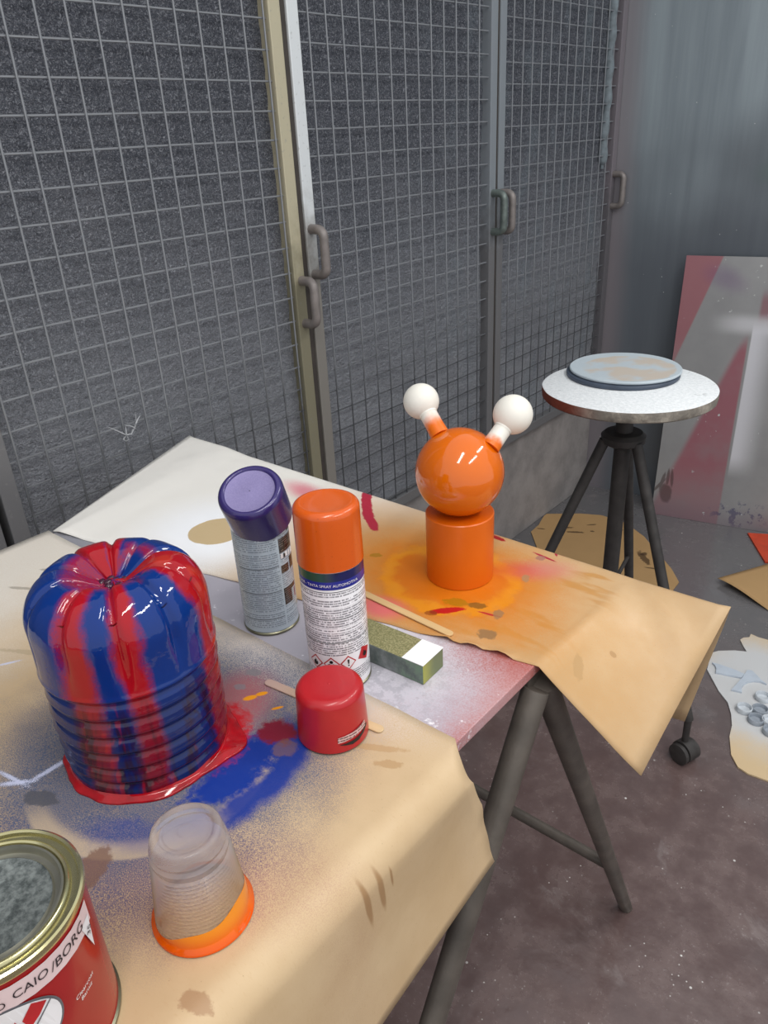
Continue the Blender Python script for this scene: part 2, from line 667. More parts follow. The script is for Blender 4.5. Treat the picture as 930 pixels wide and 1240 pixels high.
# lumpy seam of grey filter foam behind the mesh of the corner door
M['foam'] = plain('dusty_foam', (120, 130, 136), 0.95, 0, 0.2, 50, bump=0.6, bscale=120)
pts, rs = [], []
for i in range(120):
    z = 1.20 + 1.3 * i / 119
    pts.append((-0.009 + 0.002 * mnoise.noise(Vector((0, z * 14, 2))), 2.618 + 0.004 * mnoise.noise(Vector((z * 12, 0, 0))), z))
    rs.append(0.0105 + 0.0065 * abs(math.sin((z - 1.2) * PI / 0.085)) + 0.0015 * mnoise.noise(Vector((z * 40, 5, 0))) if i > 1 else 0.006)
part('foam_seam', MB().tube([(a, b - 1.948, c) for a, b, c in pts], rs, 14), M['foam'], d3)

# ------------------------------------------------------------------ table: sprayed board on a tubular trestle
def m_board():
    s = SH('sprayed_red_board')
    p = s.pos()
    n = s.noise(p, 9.0, 4, 0.6)
    g = s.noise(p, 620.0, 2)
    pat = s.noise(p, 60.0, 4, 0.7)
    c = s.mix(n, (158, 62, 48), (176, 84, 70))
    red = s.blob(tp(570, 870), (0.14, 0.10), 0.8, 0.8, n, 0.8)
    c = s.mix(s.spray(s.m('MULTIPLY', s.blob(tp(560, 850), (0.10, 0.05), 0.9, 0.7, n, 0.8), 0.75), g), c, (196, 158, 160))
    c = s.mix(s.spray(s.m('MULTIPLY', s.blob(tp(500, 850), (0.055, 0.10), 0.2, 0.6, n, 1.0), 0.85), g), c, (178, 172, 184))
    wht = s.blob(tp(385, 775), (0.155, 0.13), 0.3, 0.45, n, 0.7)
    c = s.mix(s.spray(wht, g), c, (214, 212, 220))
    wet = s.m('MULTIPLY', s.ramp(pat, 0.47, 0.56), s.blob(tp(350, 765), (0.17, 0.10), 0.0, 0.6, n, 0.6))
    c = s.mix(s.m('MULTIPLY', wet, 0.65), c, (124, 126, 134))
    lft = s.blob(tp(230, 715), (0.30, 0.12), 0.0, 0.4, n, 0.6)
    c = s.mix(s.spray(lft, g), c, (172, 168, 178))
    c = s.mix(s.blob(tp(100, 662), (0.12, 0.06), 0.0, 0.5), c, (150, 150, 158))
    c = s.mix(s.ramp(pat, 0.62, 0.72, 0, 0.7), c, (244, 243, 247))
    s.bump(pat, 0.12, 0.002)
    return s.done(c, 0.42, spec=0.45)


tb = tag(part('table_board', MB().box((0.178, -0.45, TT - 0.014), (0.922, 0.818, TT), bev=0.0012), m_board(), None, False),
         'red painted table board sprayed white and grey between two brown papers', 'table')

M['tube'] = plain('grimy_grey_tube', (98, 91, 84), 0.5, 0.25, 0.22, 26, bump=0.15, bscale=300)
tr = thing('trestle', 'grimy grey tubular steel trestle holding up the red table board', 'trestle', (0.58, 0.603, 0))
for x in (0.345, -0.34):
    for fy in (0.127, 0.994):
        lean = (fy - 0.603)
        part('leg', MB().tube([(x, lean, 0.0), (x, lean * 0.02, 0.790)], [0.0120, 0.0152], 16), M['tube'], tr)
part('top_bar', MB().tube([(-0.40, 0, 0.790), (0.338, 0, 0.790)], 0.0145, 16), M['tube'], tr)
for sg, h in ((1, 0.222),):
    yy = (0.994 - 0.603) * (1 - h / 0.80)
    part('crossbar', MB().tube([(-0.34, yy, h), (0.345, yy, h)], 0.0095, 14), M['tube'], tr)


# ------------------------------------------------------------------ brown papers on the table
def paper_base(s, warm=(190, 162, 125), pale=(203, 177, 141)):
    p = s.pos()
    n = s.noise(p, 7.0, 4, 0.6)
    f = s.noise(s.scaled(p, (1, 3, 1)), 180.0, 3, 0.7)
    c = s.mix(s.ramp(n, 0.3, 0.75), warm, pale)
    c = s.mix(s.ramp(f, 0.55, 0.8, 0, 0.25), c, (176, 138, 92))
    c = s.mix(s.ramp(s.voro(p, 130.0), 0.06, 0.03, 0, 0.5), c, (120, 92, 62))
    return p, n, c


BOT = (0.684, 0.272)     # bottle centre


def m_near_paper():
    s = SH('kraft_paper_blue_overspray')
    p, n, c = paper_base(s)
    g = s.noise(p, 1150.0, 0)
    n2 = s.noise(p, 34.0, 4, 0.65)
    n3 = s.noise(p, 95.0, 4, 0.7)
    q = s.sep(p)
    # pale overspray at the wall side
    c = s.mix(s.spray(s.m('MULTIPLY', s.ramp(s.m('ADD', q[0], s.m('MULTIPLY', n, 0.25)), 0.66, 0.36), 0.8), g, 0.6), c, (232, 227, 219))
    c = s.mix(s.m('MULTIPLY', s.spray(s.blob(tp(330, 800), (0.16, 0.035), 0.05, 0.8, n, 0.8), g), 0.75), c, (222, 214, 210))
    # pink then blue haze round the bottle
    c = s.mix(s.spray(s.m('MULTIPLY', s.blob(tp(150, 1050), (0.13, 0.05), 0.6, 0.8, n, 0.6), 0.5), g, 1.6), c, (150, 84, 96))
    c = s.mix(s.spray(s.m('MULTIPLY', s.blob((BOT[0] + 0.015, BOT[1] + 0.0), (0.165, 0.165), 0.0, 0.42, n, 0.8), 0.78), g, 1.5), c, (66, 86, 120))
    c = s.mix(s.spray(s.m('MULTIPLY', s.blob(tp(285, 850), (0.035, 0.045), 0.4, 0.6, n, 0.6), 0.7), g, 1.2), c, (170, 92, 96))
    # bare ring left by a round thing that stood there
    d = s.dist((BOT[0] + 0.022, BOT[1] - 0.012), (1, 1))
    ring = s.m('MULTIPLY', s.ramp(d, 0.117, 0.113), s.ramp(d, 0.092, 0.104))
    ang_r = s.m('ADD', s.m('MULTIPLY', s.m('SUBTRACT', q[0], BOT[0]), 0.9), s.m('MULTIPLY', s.m('SUBTRACT', q[1], BOT[1]), -0.45))
    front = s.ramp(ang_r, 0.02, 0.07)
    c = s.mix(s.m('MULTIPLY', s.m('MULTIPLY', ring, front), 0.7), c, (196, 174, 146))
    # solid blue stroke swept round the front and right
    d2 = s.m('ADD', s.dist((BOT[0] + 0.02, BOT[1] + 0.02), (1, 1)), s.m('MULTIPLY', s.m('SUBTRACT', n2, 0.5), 0.025))
    band = s.m('MULTIPLY', s.ramp(d2, 0.140, 0.122), s.ramp(d2, 0.098, 0.108))
    sec = s.m('MULTIPLY', s.ramp(q[0], 0.715, 0.75), s.ramp(s.m('ADD', q[1], s.m('MULTIPLY', n2, 0.03)), 0.405, 0.375))
    c = s.mix(s.m('MULTIPLY', s.m('MULTIPLY', band, sec), s.ramp(s.m('ADD', q[1], s.m('MULTIPLY', n2, 0.1)), 0.24, 0.32, 0.35, 0.95)), c, (16, 50, 140))
    c = s.mix(s.blob(tp(300, 915), (0.050, 0.024), 1.35, 0.35, n3, 1.6), c, (16, 48, 136))
    c = s.mix(s.blob(tp(275, 950), (0.040, 0.018), 1.25, 0.4, n3, 1.6), c, (18, 52, 142))
    c = s.mix(s.blob(tp(336, 886), (0.020, 0.016), 0.3, 0.3, n3, 1.8), c, (120, 20, 44))
    c = s.mix(s.blob(tp(272, 890), (0.022, 0.04), 0.6, 0.35, n3, 1.6), c, (182, 22, 34))
    # pale chalk-blue scratch on the left
    for (a, b, wd) in ((tp(0, 950), tp(38, 946), 0.0028), (tp(38, 946), tp(88, 915), 0.0028), (tp(0, 935), tp(30, 950), 0.002), (tp(-4, 806), tp(22, 800), 0.0018)):
        mx, my = (a[0] + b[0]) / 2, (a[1] + b[1]) / 2
        L = math.hypot(b[0] - a[0], b[1] - a[1]) / 2
        c = s.mix(s.m('MULTIPLY', s.blob((mx, my), (L * 1.1, wd), math.atan2(b[1] - a[1], b[0] - a[0]), 0.5, g, 1.6), 0.85), c, (206, 210, 236))
    # damp stains
    for (px, py), rx, ry, cc, k in (((50, 967), 0.017, 0.0085, (84, 84, 92), .85), ((112, 1052), 0.013, 0.020, (120, 88, 74), .8), ((306, 814), 0.009, 0.006, (128, 124, 128), .8),
                                    ((290, 832), 0.007, 0.005, (130, 126, 132), .7), ((237, 1212), 0.013, 0.007, (162, 126, 92), .8), ((60, 690), 0.016, 0.003, (158, 148, 136), .7),
                                    ((25, 712), 0.020, 0.003, (158, 148, 136), .7), ((40, 790), 0.05, 0.004, (176, 158, 130), .6), ((345, 905), 0.012, 0.012, (120, 90, 84), .6),
                                    ((455, 905), 0.030, 0.004, (178, 142, 98), .6), ((470, 925), 0.014, 0.005, (172, 136, 92), .6)):
        c = s.mix(s.m('MULTIPLY', s.blob(tp(px, py), (rx, ry), 0.5, 0.16, n3, 1.5), k), c, cc)
    for (px, py), rx, ry in (((303, 845), 0.007, 0.0035), ((317, 840), 0.006, 0.003), ((336, 857), 0.006, 0.0018)):
        c = s.mix(s.blob(tp(px, py), (rx, ry), 1.0, 0.25, n2, 0.7), c, (232, 150, 20))
    # two drip stains on the hanging side
    yz = s.comb(q[1], q[2], 0.0)
    side = s.ramp(q[0], 0.935, 0.945)
    for (px, py), h in (((445, 1095), 0.026), ((462, 1078), 0.024), ((474, 1062), 0.012)):
        v = atx(px, py, 0.948)
        c = s.mix(s.m('MULTIPLY', s.m('MULTIPLY', s.blob((v.y, v.z), (0.0032 if h > .02 else .0015, h), 0.12, 0.3, n2, 0.8, v=yz), side), 0.75), c, (150, 112, 72))
    s.bump(s.m('ADD', s.noise(p, 12.0, 3), s.m('MULTIPLY', s.noise(p, 300.0, 2), 0.06)), 0.25, 0.004)
    return s.done(c, s.ramp(n2, 0.3, 0.7, 0.42, 0.6), spec=0.35)


def m_far_paper():
    s = SH('kraft_paper_orange_overspray')
    p, n, c = paper_base(s, (186, 156, 118), (202, 174, 137))
    g = s.noise(p, 1150.0, 0)
    n2 = s.noise(p, 34.0, 4, 0.65)
    n3 = s.noise(p, 95.0, 4, 0.7)
    q = s.sep(p)
    fold = s.noise(s.scaled(p, (1.2, 5, 1), rot=(0, 0, -0.9)), 9.0, 3, 0.5)
    c = s.mix(s.m('MULTIPLY', s.ramp(fold, 0.52, 0.64), s.m('MULTIPLY', s.ramp(q[0], 0.76, 0.84), s.ramp(q[0], 0.96, 0.90))), c, (184, 140, 88))
    # white overspray on the wall side
    wm = s.ramp(s.m('ADD', s.m('ADD', q[0], s.m('MULTIPLY', n, 0.22)), s.m('MULTIPLY', q[1], -0.12)), 0.72, 0.28)
    c = s.mix(s.spray(s.m('MULTIPLY', wm, 0.97), g, 0.5), c, (244, 241, 235))
    wc = s.dist(tp(262, 643), (1, 1))
    halo = s.m('MULTIPLY', s.ramp(wc, 0.16, 0.05), s.ramp(s.m('ADD', wc, s.m('MULTIPLY', s.m('SUBTRACT', n2, 0.5), 0.006)), 0.0405, 0.0425))
    c = s.mix(s.spray(halo, g, 0.5), c, (250, 251, 254))
    c = s.mix(s.ramp(s.m('ADD', wc, s.m('MULTIPLY', s.m('SUBTRACT', n2, 0.5), 0.006)), 0.0425, 0.0405), c, (204, 180, 140))
    far = s.m('MULTIPLY', s.ramp(s.m('ADD', q[1], s.m('MULTIPLY', n, 0.08)), 0.78, 0.87), s.ramp(q[0], 0.72, 0.4))
    c = s.mix(s.m('MULTIPLY', far, 0.7), c, (244, 241, 234))
    c = s.mix(s.m('MULTIPLY', s.spray(s.blob(tp(372, 596), (0.050, 0.020), -0.2, 0.7, n, 0.6), g), 0.75), c, (218, 96, 122))
    # orange overspray round the figure
    fg = tp(557, 698)
    c = s.mix(s.m('MULTIPLY', s.spray(s.blob((fg[0] - 0.035, fg[1] - 0.01), (0.235, 0.155), 0.0, 0.62, n, 0.7), g, 0.8), 0.62), c, (204, 146, 70))
    c = s.mix(s.m('MULTIPLY', s.spray(s.blob((fg[0] - 0.02, fg[1] - 0.012), (0.145, 0.105), 0.0, 0.5, n, 0.8), g, 0.8), 0.9), c, (206, 122, 22))
    c = s.mix(s.m('MULTIPLY', s.blob((fg[0] - 0.01, fg[1] - 0.012), (0.088, 0.072), 0.0, 0.35, n2, 1.3), 0.85), c, (212, 112, 8))
    rg = s.dist((fg[0] - 0.01, fg[1] - 0.01), (0.088, 0.076))
    rg = s.m('ADD', rg, s.m('MULTIPLY', s.m('SUBTRACT', n2, 0.5), 0.5))
    c = s.mix(s.m('MULTIPLY', s.m('MULTIPLY', s.ramp(rg, 0.78, 0.95), s.ramp(rg, 1.15, 1.0)), 0.6), c, (228, 148, 20))
    c = s.mix(s.m('MULTIPLY', s.spray(s.blob(tp(625, 690), (0.03, 0.02), 0.4, 0.8, n, 0.6), g), 0.55), c, (206, 70, 40))
    c = s.mix(s.m('MULTIPLY', s.spray(s.blob(tp(660, 690), (0.034, 0.022), 0.6, 0.8, n, 0.6), g), 0.42), c, (206, 100, 124))
    c = s.mix(s.m('MULTIPLY', s.spray(s.blob(tp(598, 640), (0.026, 0.016), 0.4, 0.8, n, 0.6), g), 0.7), c, (205, 60, 90))
    c = s.mix(s.m('MULTIPLY', s.spray(s.blob(tp(460, 735), (0.03, 0.02), 0.2, 0.7, n, 0.6), g), 0.8), c, (222, 104, 116))
    # red brush strokes
    for a, b, wd, cc in ((tp(445, 592), tp(443, 610), 0.0085, (178, 44, 66)), (tp(443, 602), tp(445, 622), 0.0085, (176, 42, 64)), (tp(443, 614), tp(449, 632), 0.0085, (174, 40, 62)), (tp(446, 624), tp(455, 642), 0.0075, (174, 40, 62)), (tp(443, 596), tp(460, 590), 0.0075, (182, 48, 70)),
                         (tp(522, 741), tp(560, 737), 0.006, (188, 26, 24)), (tp(594, 648), tp(611, 655), 0.004, (166, 34, 34)),
                         (tp(648, 670), tp(671, 680), 0.0022, (170, 40, 60)), (tp(664, 663), tp(682, 672), 0.0026, (170, 40, 60)), (tp(672, 664), tp(674, 674), 0.002, (170, 40, 60)),
                         (tp(582, 741), tp(606, 747), 0.002, (180, 44, 40))):
        mx, my = (a[0] + b[0]) / 2, (a[1] + b[1]) / 2
        L = math.hypot(b[0] - a[0], b[1] - a[1]) / 2
        c = s.mix(s.blob((mx, my), (L * 1.15, wd), math.atan2(b[1] - a[1], b[0] - a[0]), 0.14, n3, 1.0), c, cc)
    for (px, py), rx, ry, cc, k in (((590, 768), 0.011, 0.009, (140, 108, 72), .85), ((603, 744), 0.006, 0.010, (150, 116, 80), .8), ((578, 733), 0.012, 0.006, (120, 84, 30), .8),
                                    ((552, 729), 0.016, 0.009, (158, 116, 10), .7), ((522, 742), 0.008, 0.005, (128, 60, 24), .7), ((666, 650), 0.006, 0.016, (168, 128, 84), .8), ((637, 700), 0.005, 0.009, (168, 132, 92), .8),
                                    ((655, 676), 0.006, 0.006, (160, 110, 100), .8), ((406, 645), 0.010, 0.004, (168, 160, 148), .8), ((455, 673), 0.008, 0.005, (168, 118, 20), .8),
                                    ((745, 770), 0.004, 0.003, (170, 132, 88), .8), ((702, 790), 0.006, 0.012, (180, 144, 98), .7), ((785, 905), 0.02, 0.005, (176, 138, 92), .6)):
        c = s.mix(s.m('MULTIPLY', s.blob(tp(px, py), (rx, ry), 0.4, 0.16, n3, 1.5), k), c, cc)
    s.bump(s.m('ADD', s.noise(p, 11.0, 3), s.m('MULTIPLY', s.noise(p, 300.0, 2), 0.05)), 0.3, 0.005)
    return s.done(c, s.ramp(n2, 0.3, 0.7, 0.38, 0.58), spec=0.35)


def solid(o, t):
    md = o.modifiers.new('thickness', 'SOLIDIFY')
    md.thickness = t
    md.offset = 0.0
    return o


def relax(P, n=3, keep=lambda i, j: False):
    a, b = len(P), len(P[0])
    for _ in range(n):
        Q = [[Vector(v) for v in r] for r in P]
        for i in range(a):
            for j in range(b):
                if keep(i, j):
                    continue
                nb = []
                if 0 < i < a - 1:
                    nb += [Q[i - 1][j], Q[i + 1][j]]
                if 0 < j < b - 1:
                    nb += [Q[i][j - 1], Q[i][j + 1]]
                if nb:
                    P[i][j] = Q[i][j] * 0.5 + sum(nb, Vector()) / len(nb) * 0.5
    return P


def spans(ctrl, k):
    """bilinear refinement of a control net, k[j] cuts per column span, 10 per row span"""
    rows = []
    for r in ctrl:
        o = []
        for j in range(len(r) - 1):
            a, b = Vector(r[j]), Vector(r[j + 1])
            for t in range(k):
                o.append(a.lerp(b, t / k))
        o.append(Vector(r[-1]))
        rows.append(o)
    out = []
    for i in range(len(rows) - 1):
        for t in range(k):
            out.append([a.lerp(b, t / k) for a, b in zip(rows[i], rows[i + 1])])
    out.append(rows[-1])
    return out


# far sheet: folded down behind the table end, drooping over its right corner
Z1 = TT + 0.0008
A_ = Vector((0.927, 0.594, Z1))
C_ = Vector((0.940, 0.8225, Z1))
FR = Vector((1.051, 0.826, Z1))
TIP = Vector((1.037, 0.632, 0.700))
G_ = Vector((1.012, 0.858, 0.602))
L0, L1 = Vector((0.014, 0.8225, Z1 + 0.003)), Vector((0.172, 0.446, Z1))
R0, R1 = Vector((0.128, 0.8235, Z1 + 0.0045)), Vector((0.190, 0.449, Z1 + 0.004))


def near_edge(x):
    t = (x - 0.172) / (0.919 - 0.172)
    return Vector((x, 0.446 + 0.148 * t, Z1))


cols = [(L0, L1), (R0, R1)]
for xf, xn in ((0.19, 0.24), (0.30, 0.33), (0.50, 0.50), (0.70, 0.68), (0.84, 0.82), (0.900, 0.889)):
    cols.append((Vector((xf, 0.8235, Z1)), near_edge(xn)))
cols.append((C_, A_))
MID = (FR * 0.42 + TIP * 0.58) + Vector((0.0, 0.0, 0.001))
ctrl = []
ctrl.append([Vector((max(a.x, 0.03), 0.845, 0.60 + 0.012 * math.sin(a.x * 7))) for a, b in cols] + [G_])
ctrl.append([Vector((a.x, 0.838, 0.775)) for a, b in cols] + [FR.lerp(G_, 0.16) + Vector((0, 0.004, 0))])
for i, t in enumerate((0.0, 0.18, 0.45, 0.72, 1.0)):
    row = [a.lerp(b, t) for a, b in cols]
    e = FR.lerp(MID, t / 0.55) if t < 0.55 else MID.lerp(TIP, (t - 0.55) / 0.45)
    row.append(e)
    ctrl.append(row)
K = 8
P = spans(ctrl, K)
nr, nc = len(P), len(P[0])
P = relax(P, 2, lambda i, j: j == nc - 1 or j == 0 or i == 0 or i == nr - 1)
for i in range(nr):
    for j in range(nc):
        v = P[i][j]
        edge = (i == nr - 1)
        nz = mnoise.noise(Vector((v.x * 7, v.y * 7, 1.3)))
        if i > 2 * K:
            on = 0.13 < v.x < 0.9255
            v.z += max(0.0, nz) * (0.0025 if on else 0.004)
            if on:
                v.z = max(v.z, Z1)
            tt, uu = (i - 2 * K) / (nr - 1 - 2 * K), (j - (nc - 1 - K)) / K
            if uu > 0:
                v.z += 0.032 * uu * (1 - uu) * math.exp(-((tt - 0.06 - 0.42 * uu) / 0.07) ** 2) - 0.006 * uu * (1 - uu) * 4 * math.exp(-((tt - 0.75) / 0.2) ** 2)
            if edge:
                v.y += 0.003 * mnoise.noise(Vector((v.x * 34, 9, 0)))
                if 0.80 < v.x < 0.90:
                    v.z += 0.006 * abs(math.sin((v.x - 0.80) * PI / 0.033))
fp = part('kraft_paper', MB().grid(P), m_far_paper(), None, True, 180)
solid(fp, 0.0006)
tag(fp, 'brown kraft paper sprayed orange and white, folded over the table end', 'paper')

# near sheet: hangs over the long edge of the table
P = []
NX, XB, RB = 44, 0.9185, 0.030
for i in range(61):
    t = i / 60
    row = []
    y = 0.452 - t * 0.77
    hang = 0.128 + 0.165 * max(0.0, 0.466 - y)
    prof = []
    for j in range(NX + 1):
        u_ = j / NX
        x = 0.166 + (XB - 0.166) * u_
        prof.append((x, Z1, -0.010 * (1 - u_) if True else 0))
    for k in range(1, 13):
        a = math.radians(84) * k / 12
        prof.append((XB + RB * math.sin(a), Z1 - RB + RB * math.cos(a), 0.0))
    ex, ez = prof[-1][0], prof[-1][1]
    for k in range(1, 15):
        q = k / 14
        bow = 0.006 * math.sin(PI * q) * math.sin(y * 9 + 1.0)
        prof.append((ex + q * hang * 0.05 + bow, ez - q * hang, 0.0))
    for j, (x, z, dy) in enumerate(prof):
        yy = y + dy * (1 - t)
        if j > NX:                      # torn outline of the hanging end
            q = (j - NX) / 26
            yy += (1 - t) ** 6 * (-0.020 * math.sin(PI * min(1, q * 1.5)) + 0.016 * q * q)
        if i == 0:
            yy += 0.0022 * mnoise.noise(Vector((x * 45, z * 45, 3)))
        nz = max(0.0, mnoise.noise(Vector((x * 8, yy * 8, 7.7)))) * 0.002 if j < NX - 2 else 0
        row.append((x, yy, z + nz))
    P.append(row)
np_ = part('kraft_paper', MB().grid(P), m_near_paper(), None, True, 180)
solid(np_, 0.0006)
tag(np_, 'brown kraft paper with blue overspray hanging over the long table edge', 'paper')

# ------------------------------------------------------------------ painted bottle bottom
def bottle():
    H, R = 0.198, 0.0765
    s = SH('wet_red_blue_paint')
    o = s.obj()
    q = s.sep(o)
    ang = s.m('ARCTAN2', q[1], q[0])           # local +x faces the camera
    rad = s.m('SQRT', s.m('ADD', s.m('MULTIPLY', q[0], q[0]), s.m('MULTIPLY', q[1], q[1])))
    n = s.noise(s.scaled(o, (1, 1, 0.25)), 46.0, 3, 0.6)
    n2 = s.noise(o, 18.0, 3, 0.6)
    g = s.noise(o, 620.0, 2)
    a = s.m('ADD', s.m('MULTIPLY', ang, 180 / PI), s.m('MULTIPLY', s.m('SUBTRACT', n, 0.5), 14.0))
    a = s.m('ADD', a, s.m('MULTIPLY', s.m('SUBTRACT', n2, 0.5), 16.0))
    red = None
    for lo, hi, sf in ((-46, -26, 5), (-9, 8, 4), (50, 98, 4), (158, 181, 5), (-181, -148, 5)):
        b = s.m('MULTIPLY', s.ramp(a, lo - sf, lo + sf), s.ramp(a, hi + sf, hi - sf))
        red = b if red is None else s.m('MAXIMUM', red, b)
    inner = s.m('MULTIPLY', s.ramp(rad, 0.046, 0.034), s.ramp(s.noise(o, 28.0, 2), 0.4, 0.55))
    red = s.m('MAXIMUM', red, s.m('MULTIPLY', inner, 0.75))
    red = s.spray(red, g, 0.9)
    c = s.mix(red, (5, 46, 118), (160, 14, 28))
    # blue and red crossing over: dark mixed streaks on the lower body
    low = s.m('MULTIPLY', s.ramp(q[2], 0.125, 0.075), s.ramp(s.noise(s.scaled(o, (1, 1, 0.12)), 60.0, 3, 0.6), 0.44, 0.6))
    low = s.m('MULTIPLY', low, s.ramp(s.m('ABSOLUTE', a), 62, 40))
    c = s.mix(s.ramp(q[2], 0.115, 0.085, 0, 0.5), c, (22, 16, 46))
    c = s.mix(s.m('MULTIPLY', low, 0.85), c, (40, 16, 30))
    drip = s.m('MULTIPLY', s.ramp(s.noise(s.scaled(o, (1, 1, 0.1)), 75.0, 2, 0.5), 0.56, 0.64), s.m('MULTIPLY', s.ramp(q[2], 0.12, 0.09), s.ramp(s.m('ABSOLUTE', s.m('ADD', a, 8)), 40, 25)))
    c = s.mix(s.m('MULTIPLY', drip, 0.6), c, (158, 22, 34))
    # orange tinge on the right flank
    org = s.m('MULTIPLY', s.m('MULTIPLY', s.ramp(a, 58, 70), s.ramp(a, 92, 80)), s.ramp(s.noise(o, 40.0, 2), 0.5, 0.62))
    c = s.mix(s.m('MULTIPLY', org, 0.22), c, (210, 84, 40))
    s.bump(s.m('ADD', s.noise(s.scaled(o, (1, 1, 0.5)), 60.0, 2), s.m('MULTIPLY', s.noise(o, 160.0, 2), 0.25)), 0.16, 0.004)
    mat = s.done(c, 0.06, spec=0.5)
    tx = math.atan2(CAM.y - BOT[1], CAM.x - BOT[0])
    t = thing('plastic_bottle', 'cut plastic bottle bottom up, coated in wet red and blue paint', 'bottle', (BOT[0], BOT[1], TP), (0, 0, tx))
    # profile: straight ribbed side, rounded shoulder, domed bottom with dimple
    prof = []
    grooves = (0.016, 0.033, 0.051, 0.069, 0.087, 0.106)
    z = 0.0
    while z < 0.157:
        r = R * (0.965 + 0.035 * min(1, z / 0.06))
        if z > 0.112:
            r += 0.0012
        for k, gz in enumerate(grooves):
            r -= 0.0030 * math.exp(-((z - gz) / 0.0032) ** 2)
            r += 0.0009 * math.exp(-((z - gz - 0.0065) / 0.003) ** 2)
        prof.append((r, z))
        z += 0.0011
    rs = 0.036
    for k in range(1, 31):
        a_ = PI / 2 * k / 30
        prof.append((R + 0.0012 - rs + rs * math.cos(a_), 0.157 + (H - 0.157) * math.sin(a_)))
    r0 = prof[-1][0]
    for k in range(1, 26):
        q_ = k / 25
        r = r0 * (1 - q_)
        z = H - 0.019 * (math.sin(PI / 2 * q_) ** 1.8)
        if r < 0.010:
            z += 0.004 * (1 - (r / 0.010) ** 2)
        prof.append((max(r, 0.0), z))
    seg = 220
    vs, fs = [], []
    m_ = len(prof)
    lobes = 10
    for i, (r, z) in enumerate(prof):
        for k in range(seg):
            a_ = 2 * PI * k / seg
            # petal grooves: on the dome and fading down the side
            gr = abs(math.sin(lobes * a_ / 2 + 0.6))
            v = math.exp(-(gr / 0.30) ** 2)
            if z < 0.108:
                wgt = 0.0
            elif z < 0.150 and r > 0.07:
                wgt = ((z - 0.108) / 0.042) ** 1.5
            else:
                wgt = 1.0
            wgt *= min(1.0, r / 0.016)
            nx, nz = (1.0, 0.15) if r > 0.07 else (0.45, 0.9)
            dep = 0.0052 * v * wgt
            wob = 0.0009 * mnoise.noise(Vector((math.cos(a_) * 3, math.sin(a_) * 3, z * 26)))
            rr = max(0.0, r - dep * nx + wob * min(1, r / 0.02))
            vs.append((rr * math.cos(a_), rr * math.sin(a_), z - dep * nz))
    for i in range(m_ - 1):
        for k in range(seg):
            k2 = (k + 1) % seg
            fs.append((i * seg + k, i * seg + k2, (i + 1) * seg + k2, (i + 1) * seg + k))
    mb = MB().add(vs, fs)
    part('body', mb, mat, t, True, 180)
    # wet clump of skin in the middle of the dome
    mb = MB()
    for k in range(9):
        a_ = k * 2.4
        r = 0.0025 + 0.0011 * k
        c_ = Vector((r * math.cos(a_), r * math.sin(a_), H - 0.0185 + 0.0012 * (k % 3)))
        bm = bmesh.new()
        bmesh.ops.create_icosphere(bm, subdivisions=2, radius=0.0038)
        for v in bm.verts:
            v.co = Vector((v.co.x * 1.2, v.co.y, v.co.z * 0.7)) + c_ + Vector([mnoise.noise(v.co * 600 + Vector((k, 0, 0))) * 0.0014 for _ in range(3)])
        mb.bm(bm)
    mc = plain('dark_wet_paint', (66, 22, 48), 0.06, 0, 0.3, 300, coat=0.6)
    part('paint_clump', mb, mc, t, True, 180)
    # pooled red skirt at the foot
    P = []
    for k in range(181):
        a_ = 2 * PI * k / 180
        ou = 0.0765 + 0.0026 * (1 + mnoise.noise(Vector((math.cos(a_) * 4, math.sin(a_) * 4, 5)))) + 0.006 * max(0, mnoise.noise(Vector((math.cos(a_) * 2.2 + 3, math.sin(a_) * 2.2, 1))))
        ou += 0.015 * math.exp(-((a_ - 1.05) / 0.25) ** 2)
        row = []
        for rr, zz in ((0.0735, 0.007), (0.0748, 0.0046), (0.0760, 0.0032), (ou, 0.0022), (ou + 0.0012, 0.0006), (ou, 0.0)):
            row.append((rr * math.cos(a_), rr * math.sin(a_), zz))
        P.append(row)
    mr = plain('wet_red_paint', (164, 14, 26), 0.08, 0, 0.2, 90)
    part('paint_skirt', MB().grid(P), mr, t, True, 180)


bottle()


